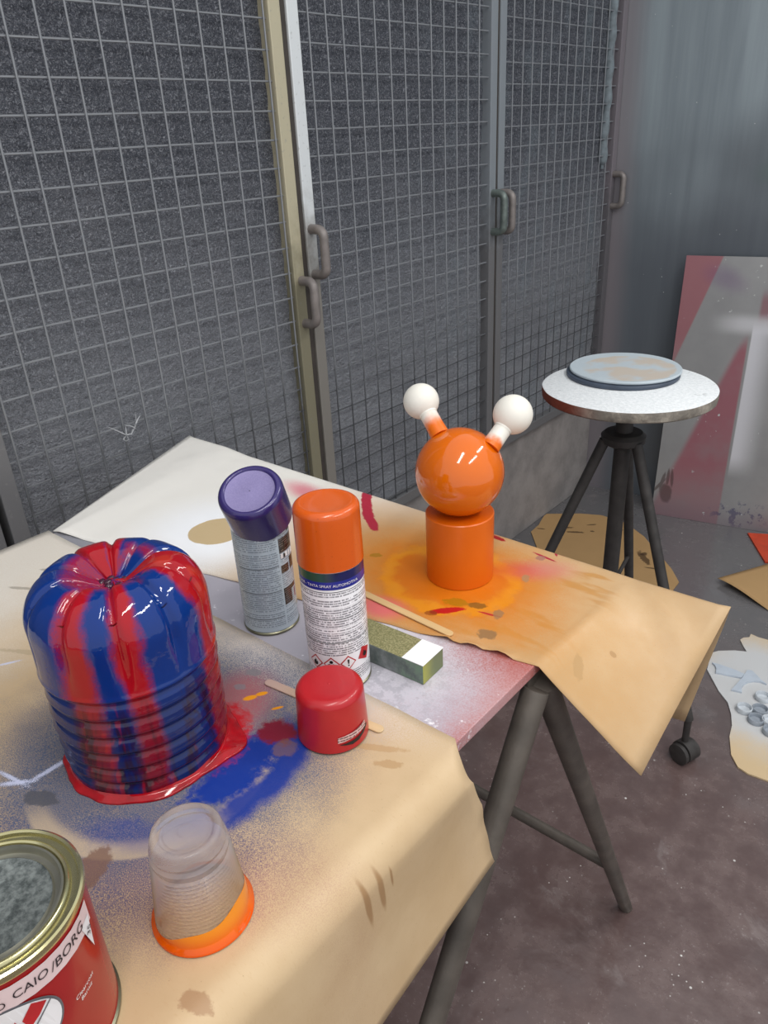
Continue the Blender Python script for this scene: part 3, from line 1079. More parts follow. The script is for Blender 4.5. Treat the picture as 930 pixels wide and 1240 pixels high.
# ------------------------------------------------------------------ spray cans
def m_label(name, base, R, zlo, zhi, face, rows=0.0021, ink=(96, 98, 104), gaps=(), boxes=(), cols=()):
    """fine print too small to read: rows of grey marks in paragraphs"""
    s = SH(name)
    o = s.obj()
    q = s.sep(o)
    ang = s.m('ARCTAN2', q[1], q[0])
    arc = s.m('MULTIPLY', ang, R)
    rowc = s.m('DIVIDE', q[2], rows)
    fr = s.m('FRACT', rowc)
    rid = s.m('FLOOR', rowc)
    line = s.m('MULTIPLY', s.ramp(fr, 0.15, 0.3), s.ramp(fr, 0.92, 0.75))
    letters = s.noise(s.comb(s.m('MULTIPLY', arc, 640.0), s.m('MULTIPLY', rid, 7.3), 0.0), 1.0, 2, 0.6)
    word = s.noise(s.comb(s.m('MULTIPLY', arc, 230.0), s.m('MULTIPLY', rid, 3.7), 4.0), 1.0, 1)
    mk = s.m('MULTIPLY', s.m('MULTIPLY', line, s.ramp(letters, 0.36, 0.5)), s.ramp(word, 0.30, 0.36))
    mk = s.m('MULTIPLY', mk, s.m('MULTIPLY', s.ramp(q[2], zlo - 0.0004, zlo + 0.0004), s.ramp(q[2], zhi + 0.0004, zhi - 0.0004)))
    for a, b in gaps:
        inside = s.m('MULTIPLY', s.ramp(q[2], a - 0.0003, a + 0.0003), s.ramp(q[2], b + 0.0003, b - 0.0003))
        mk = s.m('MULTIPLY', mk, s.m('SUBTRACT', 1.0, inside))
    for a in cols:     # narrow blank column
        mk = s.m('MULTIPLY', mk, s.ramp(s.m('ABSOLUTE', s.m('SUBTRACT', ang, math.radians(a))), 0.025, 0.04))
    n = s.noise(o, 60, 3)
    c = s.mix(n, tuple(x * 0.97 for x in base), base)
    c = s.mix(s.m('MULTIPLY', mk, 0.8), c, ink)
    for a0, a1, z0, z1, cc in boxes:
        b = s.m('MULTIPLY', s.m('MULTIPLY', s.ramp(ang, math.radians(a0) - .01, math.radians(a0) + .01), s.ramp(ang, math.radians(a1) + .01, math.radians(a1) - .01)),
                s.m('MULTIPLY', s.ramp(q[2], z0 - .0002, z0 + .0002), s.ramp(q[2], z1 + .0002, z1 - .0002)))
        c = s.mix(b, c, s.mix(s.m('MULTIPLY', mk, 0.25), cc, (170, 150, 140)) if cc[0] < 80 else cc)
    return s.done(c, 0.22, spec=0.5, coat=0.2)


M['tinplate'] = plain('tinplate', (176, 174, 160), 0.28, 0.85, 0.1, 30)
M['tin_rim'] = plain('dull_tin_rim', (136, 134, 112), 0.32, 0.8, 0.12, 40)
M['red_print'] = plain('red_print', (186, 34, 40), 0.4, 0, 0.05)
M['white_print'] = plain('white_print', (236, 234, 236), 0.4, 0, 0.03)


def flame(sc):
    pts = [(0, -1), (.45, -.85), (.68, -.45), (.62, 0.0), (.4, .35), (.42, .0), (.25, .1), (.22, .5), (-.02, 1.0), (-.1, .55), (-.42, .15), (-.38, .45), (-.62, .05), (-.66, -.45), (-.42, -.85)]
    return [(a * sc, b * sc) for a, b in pts]


def circ(r, cx=0, cy=0, n=16):
    return [(cx + r * math.cos(2 * PI * k / n), cy + r * math.sin(2 * PI * k / n)) for k in range(n)]


def can_shell(R, h):
    """body (closed) profile pieces: bottom rim, wall, top dome"""
    wall = [(R - 0.0015, 0.0035), (R, 0.0048), (R, h - 0.003), (R - 0.001, h - 0.001)]
    rim = [(0, 0.004), (R - 0.006, 0.004), (R - 0.004, 0.0), (R - 0.0005, 0.0), (R + 0.0006, 0.0012), (R + 0.0006, 0.003), (R - 0.001, 0.0042)]
    dome = [(R - 0.001, h - 0.001), (R + 0.0004, h), (R - 0.003, h + 0.003), (R * 0.72, h + 0.012), (R * 0.45, h + 0.017), (0.011, h + 0.018), (0.011, h + 0.022), (0, h + 0.022)]
    return wall, rim, dome


def orange_can():
    R, h = 0.0325, 0.146
    loc = (0.762, 0.460)
    fa = math.atan2(CAM.y - loc[1], CAM.x - loc[0])
    t = thing('spray_can', 'tall white spray can with an orange cap and red hazard diamonds', 'spray can', (loc[0], loc[1], TT + 0.0004), (0, 0, fa))
    wall, rim, dome = can_shell(R, h)
    ml = m_label('white_label', (232, 230, 234), R, 0.012, 0.1225, 0, rows=0.0027, ink=(84, 82, 90),
                 gaps=((0.026, 0.0465), (0.0615, 0.0630), (0.0745, 0.0765), (0.0785, 0.080), (0.0905, 0.0920), (0.1035, 0.1050), (0.1135, 0.1160)))
    part('body', MB().lathe(wall, 64), ml, t, True, 30)
    part('bottom_rim', MB().lathe(rim, 64), M['tin_rim'], t, True, 30)
    part('dome', MB().lathe(dome, 48), M['tinplate'], t, True, 30)
    # dark green-blue picture strip and the blue band with its words
    s = SH('green_blue_strip')
    q = s.sep(s.obj())
    an = s.m('ARCTAN2', q[1], q[0])
    n = s.noise(s.obj(), 60, 3)
    c = s.mix(s.ramp(s.m('ADD', an, s.m('MULTIPLY', n, 0.6)), -0.5, 0.7), (52, 84, 62), (30, 32, 84))
    c = s.mix(s.ramp(n, 0.6, 0.7, 0, 0.6), c, (22, 26, 40))
    mg = s.done(c, 0.2)
    part('picture_strip', MB().lathe([(R + 0.0003, 0.1345), (R + 0.0003, h - 0.002)], 64), mg, t, True)
    mbl = plain('blue_band', (40, 48, 142), 0.25, 0, 0.06)
    part('blue_band', MB().lathe([(R + 0.0003, 0.1255), (R + 0.0003, 0.1345)], 64), mbl, t, True)
    vs, fs = text_geo('COLOR - TINTA SPRAY AUTOMOTIVA', 0.0042)
    part('lettering', MB().add(wrap(vs, R, math.radians(-16), 0.1300, 0, 0.0007), fs), M['white_print'], t, False)
    for k, az in enumerate((0.0622, 0.0910, 0.1225)):
        part('rule_line', MB().lathe([(R + 0.00035, az), (R + 0.00035, az + 0.0006)], 64), M['black'], t, False)
    # hazard diamonds
    def diamond(name, deg, z, draw, fill=False, rot=0.0, hw=0.0088):
        mb = MB()
        wrap_poly(mb, [(0, -hw), (hw, 0), (0, hw), (-hw, 0)], R, math.radians(deg), z, rot, 0.0004, 0)
        if not fill:
            wrap_poly(mb, [(0, -hw * .8), (hw * .8, 0), (0, hw * .8), (-hw * .8, 0)], R, math.radians(deg), z, rot, 0.0006, 1)
        o = part('hazard_diamond', mb, [M['red_print'], M['white_print']], t, False)
        m2 = MB()
        draw(m2, math.radians(deg), z, rot)
        part('pictogram', m2, M['black'], o, False)
    def d_flame(m2, a, z, rot):
        wrap_poly(m2, flame(0.0042), R, a, z, rot, 0.0008)
    def d_person(m2, a, z, rot):
        wrap_poly(m2, circ(0.0019, 0, 0.0030), R, a, z, rot, 0.0008)
        wrap_poly(m2, [(-.0042, -.0002), (-.0018, .0008), (0, -.0008), (.0018, .0008), (.0042, -.0002), (.0028, -.0026), (0.0008, -.0046), (-.0008, -.0046), (-.0028, -.0026)], R, a, z, rot, 0.0008)
    def d_excl(m2, a, z, rot):
        wrap_poly(m2, [(-.0006, -.0012), (.0006, -.0012), (.0011, .0042), (-.0011, .0042)], R, a, z, rot, 0.0008)
        wrap_poly(m2, circ(0.0009, 0, -.0030, 10), R, a, z, rot, 0.0008)
    diamond('d', -47, 0.0365, d_flame)
    diamond('d', -15.5, 0.0365, d_person)
    diamond('d', 15.5, 0.0365, d_excl)
    diamond('d', 52, 0.0395, d_flame, True, 0.35, 0.0098)
    # cap
    mc = SH('orange_gloss_plastic')
    g = mc.noise(mc.obj(), 500, 2)
    mc.done(mc.mix(mc.ramp(g, 0.68, 0.76, 0, 0.6), (210, 88, 18), (140, 50, 8)), 0.22, spec=0.5, coat=0.2)
    c0, c1, R2 = h - 0.001, 0.207, 0.0334
    prof = [(R2 - 0.0018, c0), (R2, c0)]
    prof += [(R2 - 0.0006 * k / 4, c0 + (c1 - 0.007 - c0) * k / 4) for k in range(1, 5)]
    rr = R2 - 0.0006
    for k in range(1, 9):
        a_ = PI / 2 * k / 8
        prof.append((rr - 0.007 + 0.007 * math.cos(a_), c1 - 0.007 + 0.007 * math.sin(a_)))
    prof += [(rr - 0.009, c1 - 0.0004), (0.012, c1 - 0.0012), (0, c1 - 0.0012)]
    part('cap', MB().lathe(prof, 72), mc.mat, t, True, 40)


orange_can()


def purple_can():
    R, h = 0.0325, 0.154
    loc = (0.626, 0.484)
    fa = math.atan2(CAM.y - loc[1], CAM.x - loc[0])
    t = thing('spray_can', 'pale blue-grey spray can with a purple cap sitting askew', 'spray can', (loc[0], loc[1], TT + 0.0004), (0, 0, fa))
    wall, rim, dome = can_shell(R, h)
    K_ = (34, 27, 26)
    ml = m_label('pale_blue_label', (176, 188, 198), R, 0.010, 0.148, 0, rows=0.0027, ink=(116, 124, 134),
                 gaps=((0.0215, 0.0235), (0.0300, 0.0315), (0.0565, 0.0585), (0.0885, 0.0905), (0.0990, 0.1005), (0.1085, 0.1100)),
                 boxes=((33, 56, 0.036, 0.052, K_), (33, 74, 0.052, 0.058, K_), (33, 55, 0.078, 0.088, K_), (59, 78, 0.078, 0.094, K_), (33, 78, 0.104, 0.122, K_),
                        (36, 57, 0.128, 0.141, K_), (61, 82, 0.126, 0.141, K_), (66, 72, 0.038, 0.050, (120, 50, 84))), cols=(31,))
    part('body', MB().lathe(wall, 64), ml, t, True, 30)
    part('bottom_rim', MB().lathe(rim, 64), M['tin_rim'], t, True, 30)
    part('dome', MB().lathe(dome, 48), M['tinplate'], t, True, 30)
    for az in (0.0575, 0.0895, 0.0225):
        mb = MB()
        wrap_poly(mb, [(-0.034, 0), (0.016, 0), (0.016, 0.0006), (-0.034, 0.0006)], R, 0, az)
        part('rule_line', mb, M['black'], t, False)
    for dg, z, poly in ((44, 0.132, [(-0.003, 0), (0.003, 0), (0.004, 0.005), (-0.004, 0.003)]), (66, 0.131, [(-0.003, 0), (0.003, 0), (0.004, 0.005), (-0.004, 0.003)]),
                        (44, 0.0970, [(-0.005, 0), (0.006, 0), (0.006, 0.006), (-0.005, 0.006)]), (66, 0.0960, [(-0.005, 0), (0.006, 0), (0.006, 0.006), (-0.005, 0.006)])):
        m2 = MB()
        wrap_poly(m2, poly, R, math.radians(dg), z, 0, 0.0004)
        part('icon_panel', m2, M['white_print'], t, False)
    m3 = MB()
    wrap_poly(m3, [(-.001, 0), (.0016, 0), (.0016, .003), (.0006, .005), (-.001, .0045)], R, math.radians(44), 0.0975, 0, 0.0008)
    part('icon', m3, M['black'], t, False)
    # cap, knocked askew
    mp = SH('purple_metallic_plastic')
    o = mp.obj()
    gq = mp.sep(o)
    g = mp.noise(o, 700, 2)
    mp.done(mp.mix(g, (46, 36, 92), (62, 50, 116)), 0.2, 0.1, spec=0.5, coat=0.3)
    mtop = SH('lilac_metallic_top')
    o = mtop.obj()
    g = mtop.noise(o, 600, 3, 0.7)
    mtop.done(mtop.mix(g, (128, 116, 168), (166, 158, 200)), 0.34, 0.35, spec=0.5)
    R2, ch = 0.0362, 0.050
    prof = [(R2 - 0.0016, 0.0), (R2, 0.0), (R2, ch - 0.008)]
    for k in range(1, 9):
        a_ = PI / 2 * k / 8
        prof.append((R2 - 0.006 + 0.006 * math.cos(a_), ch - 0.008 + 0.008 * math.sin(a_)))
    prof += [(R2 - 0.0075, ch - 0.0006), (R2 - 0.0085, ch - 0.0022)]
    top = [(R2 - 0.0085, ch - 0.0022), (R2 - 0.011, ch - 0.0026), (0.010, ch - 0.003), (0.0012, ch - 0.0024), (0, ch - 0.0024)]
    inner = [(R2 - 0.0016, 0.0), (R2 - 0.0018, ch - 0.006), (0, ch - 0.006)]
    # lean direction in the can's own frame: mostly towards the camera
    ln = Vector((0.93, -0.36, 0)).normalized()
    tilt = Matrix.Rotation(math.radians(29), 4, Vector((-ln.y, ln.x, 0)))
    cap = part('cap', MB().lathe(prof, 72).lathe(inner, 72), mp.mat, t, True, 40)
    cap.matrix_local = Matrix.Translation((0.000, 0.003, h - 0.013)) @ tilt
    part('cap_top', MB().lathe(top, 72), mtop.mat, cap, True, 40)
    part('pinhole', MB().lathe([(0.0006, ch - 0.0021), (0, ch - 0.0021)], 10), M['black'], cap, False)


purple_can()


# ------------------------------------------------------------------ loose red cap and wooden sticks
def stick(a, b, z, label, mat, wd=0.0098, th=0.0019):
    a, b = Vector(a), Vector(b)
    L = (b - a).length
    r = wd / 2
    poly = [(r + (L - 2 * r) * t, -r) for t in (0, 1)]
    poly = []
    for k in range(9):
        an = -PI / 2 + PI * k / 8
        poly.append((L - r + r * math.cos(an), r * math.sin(an)))
    for k in range(9):
        an = PI / 2 + PI * k / 8
        poly.append((r + r * math.cos(an), r * math.sin(an)))
    bm = bmesh.new()
    f = bm.faces.new([bm.verts.new((p[0], p[1], 0)) for p in poly])
    ext = bmesh.ops.extrude_face_region(bm, geom=[f])
    for v in ext['geom']:
        if isinstance(v, bmesh.types.BMVert):
            v.co.z = th
    bmesh.ops.bevel(bm, geom=[e for e in bm.edges if abs(e.verts[0].co.z - e.verts[1].co.z) < 1e-6], offset=0.0004, segments=1, affect='EDGES')
    o = part('wooden_stick', MB().bm(bm), mat, None, False, loc=(a.x, a.y, z), rot=(0, 0, math.atan2(b.y - a.y, b.x - a.x)))
    return tag(o, label, 'stick')


def m_wood(name, base, tip=None, tipx=0.0, tipw=0.05):
    s = SH(name)
    o = s.obj()
    q = s.sep(o)
    gr = s.noise(s.scaled(o, (12, 240, 60)), 1.0, 4, 0.6)
    c = s.mix(gr, tuple(x * 0.9 for x in base), base)
    if tip:
        g = s.noise(o, 900, 2)
        c = s.mix(s.spray(s.ramp(q[0], tipx + tipw, tipx), g, 1.4), c, tip)
    return s.done(c, 0.6, spec=0.3)


s1a, s1b = atz(322, 826, TP), atz(464, 886, TP)
stick(s1a, s1b, TP + 0.0003, 'wooden craft stick speckled with spray, lying under the red cap', m_wood('speckled_wood', (222, 194, 150), (190, 160, 150), 0.0, 0.10))
s2a, s2b = atz(404, 702, TP), atz(548, 770, TP)
stick(s2a, s2b, TP + 0.0004, 'wooden craft stick with a pink end on the orange-sprayed paper', m_wood('pink_end_wood', (226, 190, 136), (214, 96, 104), 0.02, 0.045))


def red_cap():
    loc = atz(404, 884, TP)
    fa = math.atan2(CAM.y - loc.y, CAM.x - loc.x)
    t = thing('loose_cap', 'loose red spray can cap standing over a wooden stick', 'cap', (loc.x, loc.y, TP + 0.0022), (0, 0, fa))
    mr = SH('red_gloss_plastic')
    g = mr.noise(mr.obj(), 420, 2)
    n = mr.noise(mr.obj(), 60, 3)
    c = mr.mix(n, (168, 26, 34), (186, 36, 42))
    mr.done(mr.mix(mr.ramp(g, 0.7, 0.78, 0, 0.5), c, (120, 14, 24)), 0.3, spec=0.45, coat=0.15)
    h, R0, R1 = 0.056, 0.0345, 0.0325
    prof = [(R0 - 0.0018, 0.0), (R0, 0.0)] + [(R0 + (R1 - R0) * k / 5, (h - 0.008) * k / 5) for k in range(1, 6)]
    for k in range(1, 10):
        a_ = PI / 2 * k / 9
        prof.append((R1 - 0.008 + 0.008 * math.cos(a_), h - 0.008 + 0.008 * math.sin(a_)))
    prof += [(0.015, h - 0.0003), (0.0016, h - 0.0008), (0.0010, h - 0.0001), (0, h - 0.0001)]
    inner = [(R0 - 0.0018, 0.0), (R1 - 0.002, h - 0.006), (0, h - 0.004)]
    part('shell', MB().lathe(prof, 80).lathe(inner, 60), mr.mat, t, True, 40)
    ml = m_label('sticker_print', (226, 186, 186), 0.0342, -0.1, 0.1, 0, rows=0.0030, ink=(60, 30, 34))
    mb = MB()
    wrap_poly(mb, [(-0.015, -0.0042), (0.018, -0.0012), (0.018, 0.0058), (-0.015, 0.0022)], 0.0342, math.radians(30), 0.0155)
    part('sticker', mb, ml, t, False)
    mb = MB()
    wrap_poly(mb, [(-0.016, -0.0032), (-0.002, -0.0072), (0.006, -0.0064), (0.014, -0.0030), (0.020, 0.0010), (0.020, 0.0042), (0.010, -0.0012), (0.000, -0.0026)], 0.0344, math.radians(32), 0.0125)
    part('black_swoosh', mb, M['black'], t, False)
    mb = MB()
    wrap_poly(mb, [(-0.002, -0.006), (0.002, -0.007), (0.001, 0.001), (-0.002, 0.004)], 0.0340, math.radians(-84), 0.014)
    part('black_swoosh', mb, M['black'], t, False)


red_cap()


# ------------------------------------------------------------------ metal-wrapped block
def block():
    a = Vector((0.846, 0.497, 0))
    x0, x1 = -0.125, 0.0
    s = SH('sprayed_block')
    o = s.obj()
    q = s.sep(o)
    gm = s.n('ShaderNodeNewGeometry').outputs['Normal']
    nz = s.sep(gm)
    n = s.noise(o, 26, 4, 0.65)
    g = s.noise(o, 500, 3)
    side = s.mix(s.ramp(n, 0.3, 0.7), (82, 94, 90), (146, 152, 152))
    topc = s.mix(s.ramp(g, 0.35, 0.7), (128, 126, 86), (172, 166, 124))
    gl = s.ramp(q[0], -0.040, -0.026)
    side = s.mix(s.m('MULTIPLY', gl, s.ramp(n, 0.35, 0.6)), side, (106, 140, 112))
    endc = s.mix(s.ramp(s.m('ADD', q[1], s.m('MULTIPLY', n, 0.02)), 0.005, 0.035), (168, 168, 74), (112, 122, 84))
    c = s.mix(s.ramp(nz[2], 0.5, 0.7), side, topc)
    c = s.mix(s.ramp(nz[0], 0.6, 0.8), c, endc)
    m1 = s.done(c, 0.4, 0.2, spec=0.45)
    t = thing('block', 'long square-section block sprayed olive and grey with a white end', 'block', (a.x, a.y, TT + 0.0003), (0, 0, math.radians(3.0)))
    part('bar', MB().box((x0, 0, 0), (x1, 0.038, 0.0245), bev=0.0008), m1, t, False)
    part('white_cover', MB().box((-0.027, -0.0002, 0.0243), (0.0003, 0.0383, 0.0252), bev=0.0003), plain('white_gloss', (244, 246, 248), 0.25, 0, 0.02), t, False)


block()


# ------------------------------------------------------------------ orange figure with antennae
def figure():
    b = atz(557, 694, TP)
    t = thing('figure', 'glossy orange ball-headed figure with two white ball antennae', 'sculpture', (b.x, b.y, TP))
    mo = SH('orange_enamel')
    o = mo.obj()
    n = mo.noise(o, 20, 3)
    c = mo.mix(n, (212, 97, 6), (224, 110, 10))
    mo.bump(mo.noise(mo.scaled(o, (1, 1, 2.2)), 14.0, 2), 0.10, 0.004)
    mo.done(c, 0.10, spec=0.55, coat=0.4)
    Rc, hc = 0.0430, 0.091
    prof = [(0, 0), (Rc - 0.0008, 0), (Rc, 0.0008), (Rc, hc - 0.0012), (Rc - 0.0012, hc), (0.03, hc + 0.0002), (0, hc + 0.0002)]
    satin = SH('orange_satin')
    n = satin.noise(satin.obj(), 20, 3)
    satin.done(satin.mix(n, (208, 93, 8), (220, 105, 12)), 0.32, spec=0.45)
    part('body', MB().lathe(prof, 96), satin.mat, t, True, 30)
    Rs = 0.0546
    hz_ = hc + Rs - 0.0015
    bm = bmesh.new()
    bmesh.ops.create_uvsphere(bm, u_segments=72, v_segments=40, radius=Rs)
    hd = part('head', MB().bm(bm), mo.mat, t, True, 180, loc=(0, 0, hz_))
    hc_w = Vector((b.x, b.y, TP + hz_))
    dep = (hc_w - CAM).dot(FWD)

    def at_depth(px, py, dd):
        d = ray(px, py)
        return CAM + d * ((dep + dd) / d.dot(FWD))
    mw = SH('white_matte_ball')
    mw.done(mw.mix(mw.noise(mw.obj(), 30, 3), (226, 222, 212), (238, 235, 226)), 0.55, spec=0.3)
    for (bx, by), (sx, sy), rb, dd, over in (((510, 486), (535, 531), 0.0222, 0.010, 0.55), ((621, 502), (589, 545), 0.0240, -0.016, 0.22)):
        pb = at_depth(bx, by, dd) - Vector((b.x, b.y, TP))
        ps_ = at_depth(sx, sy, dd * 0.6 - 0.012) - Vector((b.x, b.y, TP))
        # root inside the head
        rt = Vector((0, 0, hz_)) + (ps_ - Vector((0, 0, hz_))).normalized() * (Rs - 0.004)
        ms = SH('white_stem_orange_root')
        q = ms.sep(ms.obj())
        nn = ms.noise(ms.obj(), 90, 3)
        L = (pb - rt).length
        ms.done(ms.mix(ms.ramp(ms.m('ADD', q[2], ms.m('MULTIPLY', ms.m('SUBTRACT', nn, 0.5), 0.014)), L * over + 0.004, L * over * 0.35), (234, 231, 222), (230, 110, 16)), 0.4, spec=0.4)
        st = part('antenna_stem', MB().lathe([(0, 0), (0.0118, 0), (0.0110, L * 0.3), (0.0109, L * 0.6), (0.0116, L - rb * 0.95), (0.0116, L - rb * 0.8), (0, L - rb * 0.6)], 40), ms.mat, t, True, 40)
        st.location = rt
        st.rotation_mode = 'QUATERNION'
        st.rotation_quaternion = (pb - rt).to_track_quat('Z', 'Y')
        bm = bmesh.new()
        bmesh.ops.create_uvsphere(bm, u_segments=48, v_segments=28, radius=rb)
        part('antenna_ball', MB().bm(bm), mw.mat, t, True, 180, loc=pb)


figure()


# ------------------------------------------------------------------ upturned plastic cup
def cup():
    b = atz(247, 1102, TP)
    t = thing('plastic_cup', 'clear ribbed plastic cup turned upside down with orange paint round its rim', 'cup', (b.x, b.y, TP))
    h, Rb, Rt = 0.0865, 0.0345, 0.0255
    def rad(z):
        return Rb + (Rt - Rb) * z / h
    prof = [(Rb + 0.0022, 0.0), (Rb + 0.0030, 0.0012), (Rb + 0.0022, 0.0026), (Rb + 0.0006, 0.0034), (Rb + 0.0004, 0.007), (rad(0.0075) + 0.0006, 0.0085), (rad(0.009), 0.0095)]
    z = 0.012
    while z < 0.064:
        prof += [(rad(z) + 0.0011, z), (rad(z + 0.0017) - 0.0006, z + 0.0017)]
        z += 0.0034
    prof += [(rad(0.068) + 0.0006, 0.068), (rad(0.070) + 0.0011, 0.0705), (rad(0.0735) - 0.0002, 0.0735), (rad(0.076) + 0.0008, 0.0765), (rad(0.080), 0.0805)]
    for k in range(1, 6):
        a_ = PI / 2 * k / 5
        prof.append((Rt - 0.003 + 0.003 * math.cos(a_), h - 0.003 + 0.003 * math.sin(a_)))
    prof += [(Rt - 0.005, h - 0.0005), (Rt - 0.007, h - 0.003), (0.0165, h - 0.0034), (0.016, h - 0.0022), (0.006, h - 0.0022), (0.0055, h - 0.0012), (0, h - 0.0012)]
    s = SH('clear_cup_plastic')
    nt = s.t
    tr_ = s.n('ShaderNodeBsdfTransparent')
    tr_.inputs[0].default_value = (0.96, 0.955, 0.95, 1)
    gl = s.n('ShaderNodeBsdfGlossy')
    gl.inputs['Roughness'].default_value = 0.12
    tl = s.n('ShaderNodeBsdfTranslucent')
    tl.inputs[0].default_value = (0.95, 0.93, 0.93, 1)
    df = s.n('ShaderNodeBsdfDiffuse')
    df.inputs[0].default_value = (0.86, 0.84, 0.86, 1)
    m1 = s.n('ShaderNodeMixShader')
    m1.inputs[0].default_value = 0.6
    qz = s.sep(s.obj())[2]
    reflect_tint = s.mix(s.ramp(qz, 0.030, 0.078), (240, 204, 160), (232, 228, 232))  # warm lower part paints in the reflected colour of the brown paper
    s.put(tl.inputs[0], reflect_tint)
    s.put(df.inputs[0], reflect_tint)
    nt.links.new(tl.outputs[0], m1.inputs[1])
    nt.links.new(df.outputs[0], m1.inputs[2])
    m2 = s.n('ShaderNodeMixShader')
    q = s.sep(s.obj())
    s.put(m2.inputs[0], s.ramp(q[2], 0.062, 0.082, 0.38, 0.29))
    nt.links.new(tr_.outputs[0], m2.inputs[1])
    nt.links.new(m1.outputs[0], m2.inputs[2])
    fr = s.n('ShaderNodeLayerWeight')
    fr.inputs[0].default_value = 0.25
    m3 = s.n('ShaderNodeMixShader')
    s.put(m3.inputs[0], s.m('MULTIPLY', fr.outputs['Fresnel'], 0.9))
    nt.links.new(m2.outputs[0], m3.inputs[1])
    nt.links.new(gl.outputs[0], m3.inputs[2])
    nt.links.new(m3.outputs[0], s.out.inputs['Surface'])
    part('shell', MB().lathe(prof, 80), s.mat, t, True, 20)
    # paint left inside: higher on one side
    P = []
    for k in range(97):
        a_ = 2 * PI * k / 96
        top = 0.015 + 0.010 * math.cos(a_ - 0.55) + 0.0015 * math.sin(5 * a_)
        row = []
        for u_ in range(9):
            z = 0.001 + (top - 0.001) * u_ / 8
            r = rad(z) + 0.0012 if z > 0.0040 else Rb + 0.0036
            row.append((r * math.cos(a_), r * math.sin(a_), z))
        P.append(row)
    mp = SH('wet_orange_paint')
    q = mp.sep(mp.obj())
    mp.done(mp.mix(mp.ramp(q[2], 0.0, 0.02), (226, 84, 4), (240, 142, 24)), 0.12, spec=0.5)
    part('orange_paint', MB().grid(P), mp.mat, t, True, 180)


cup()


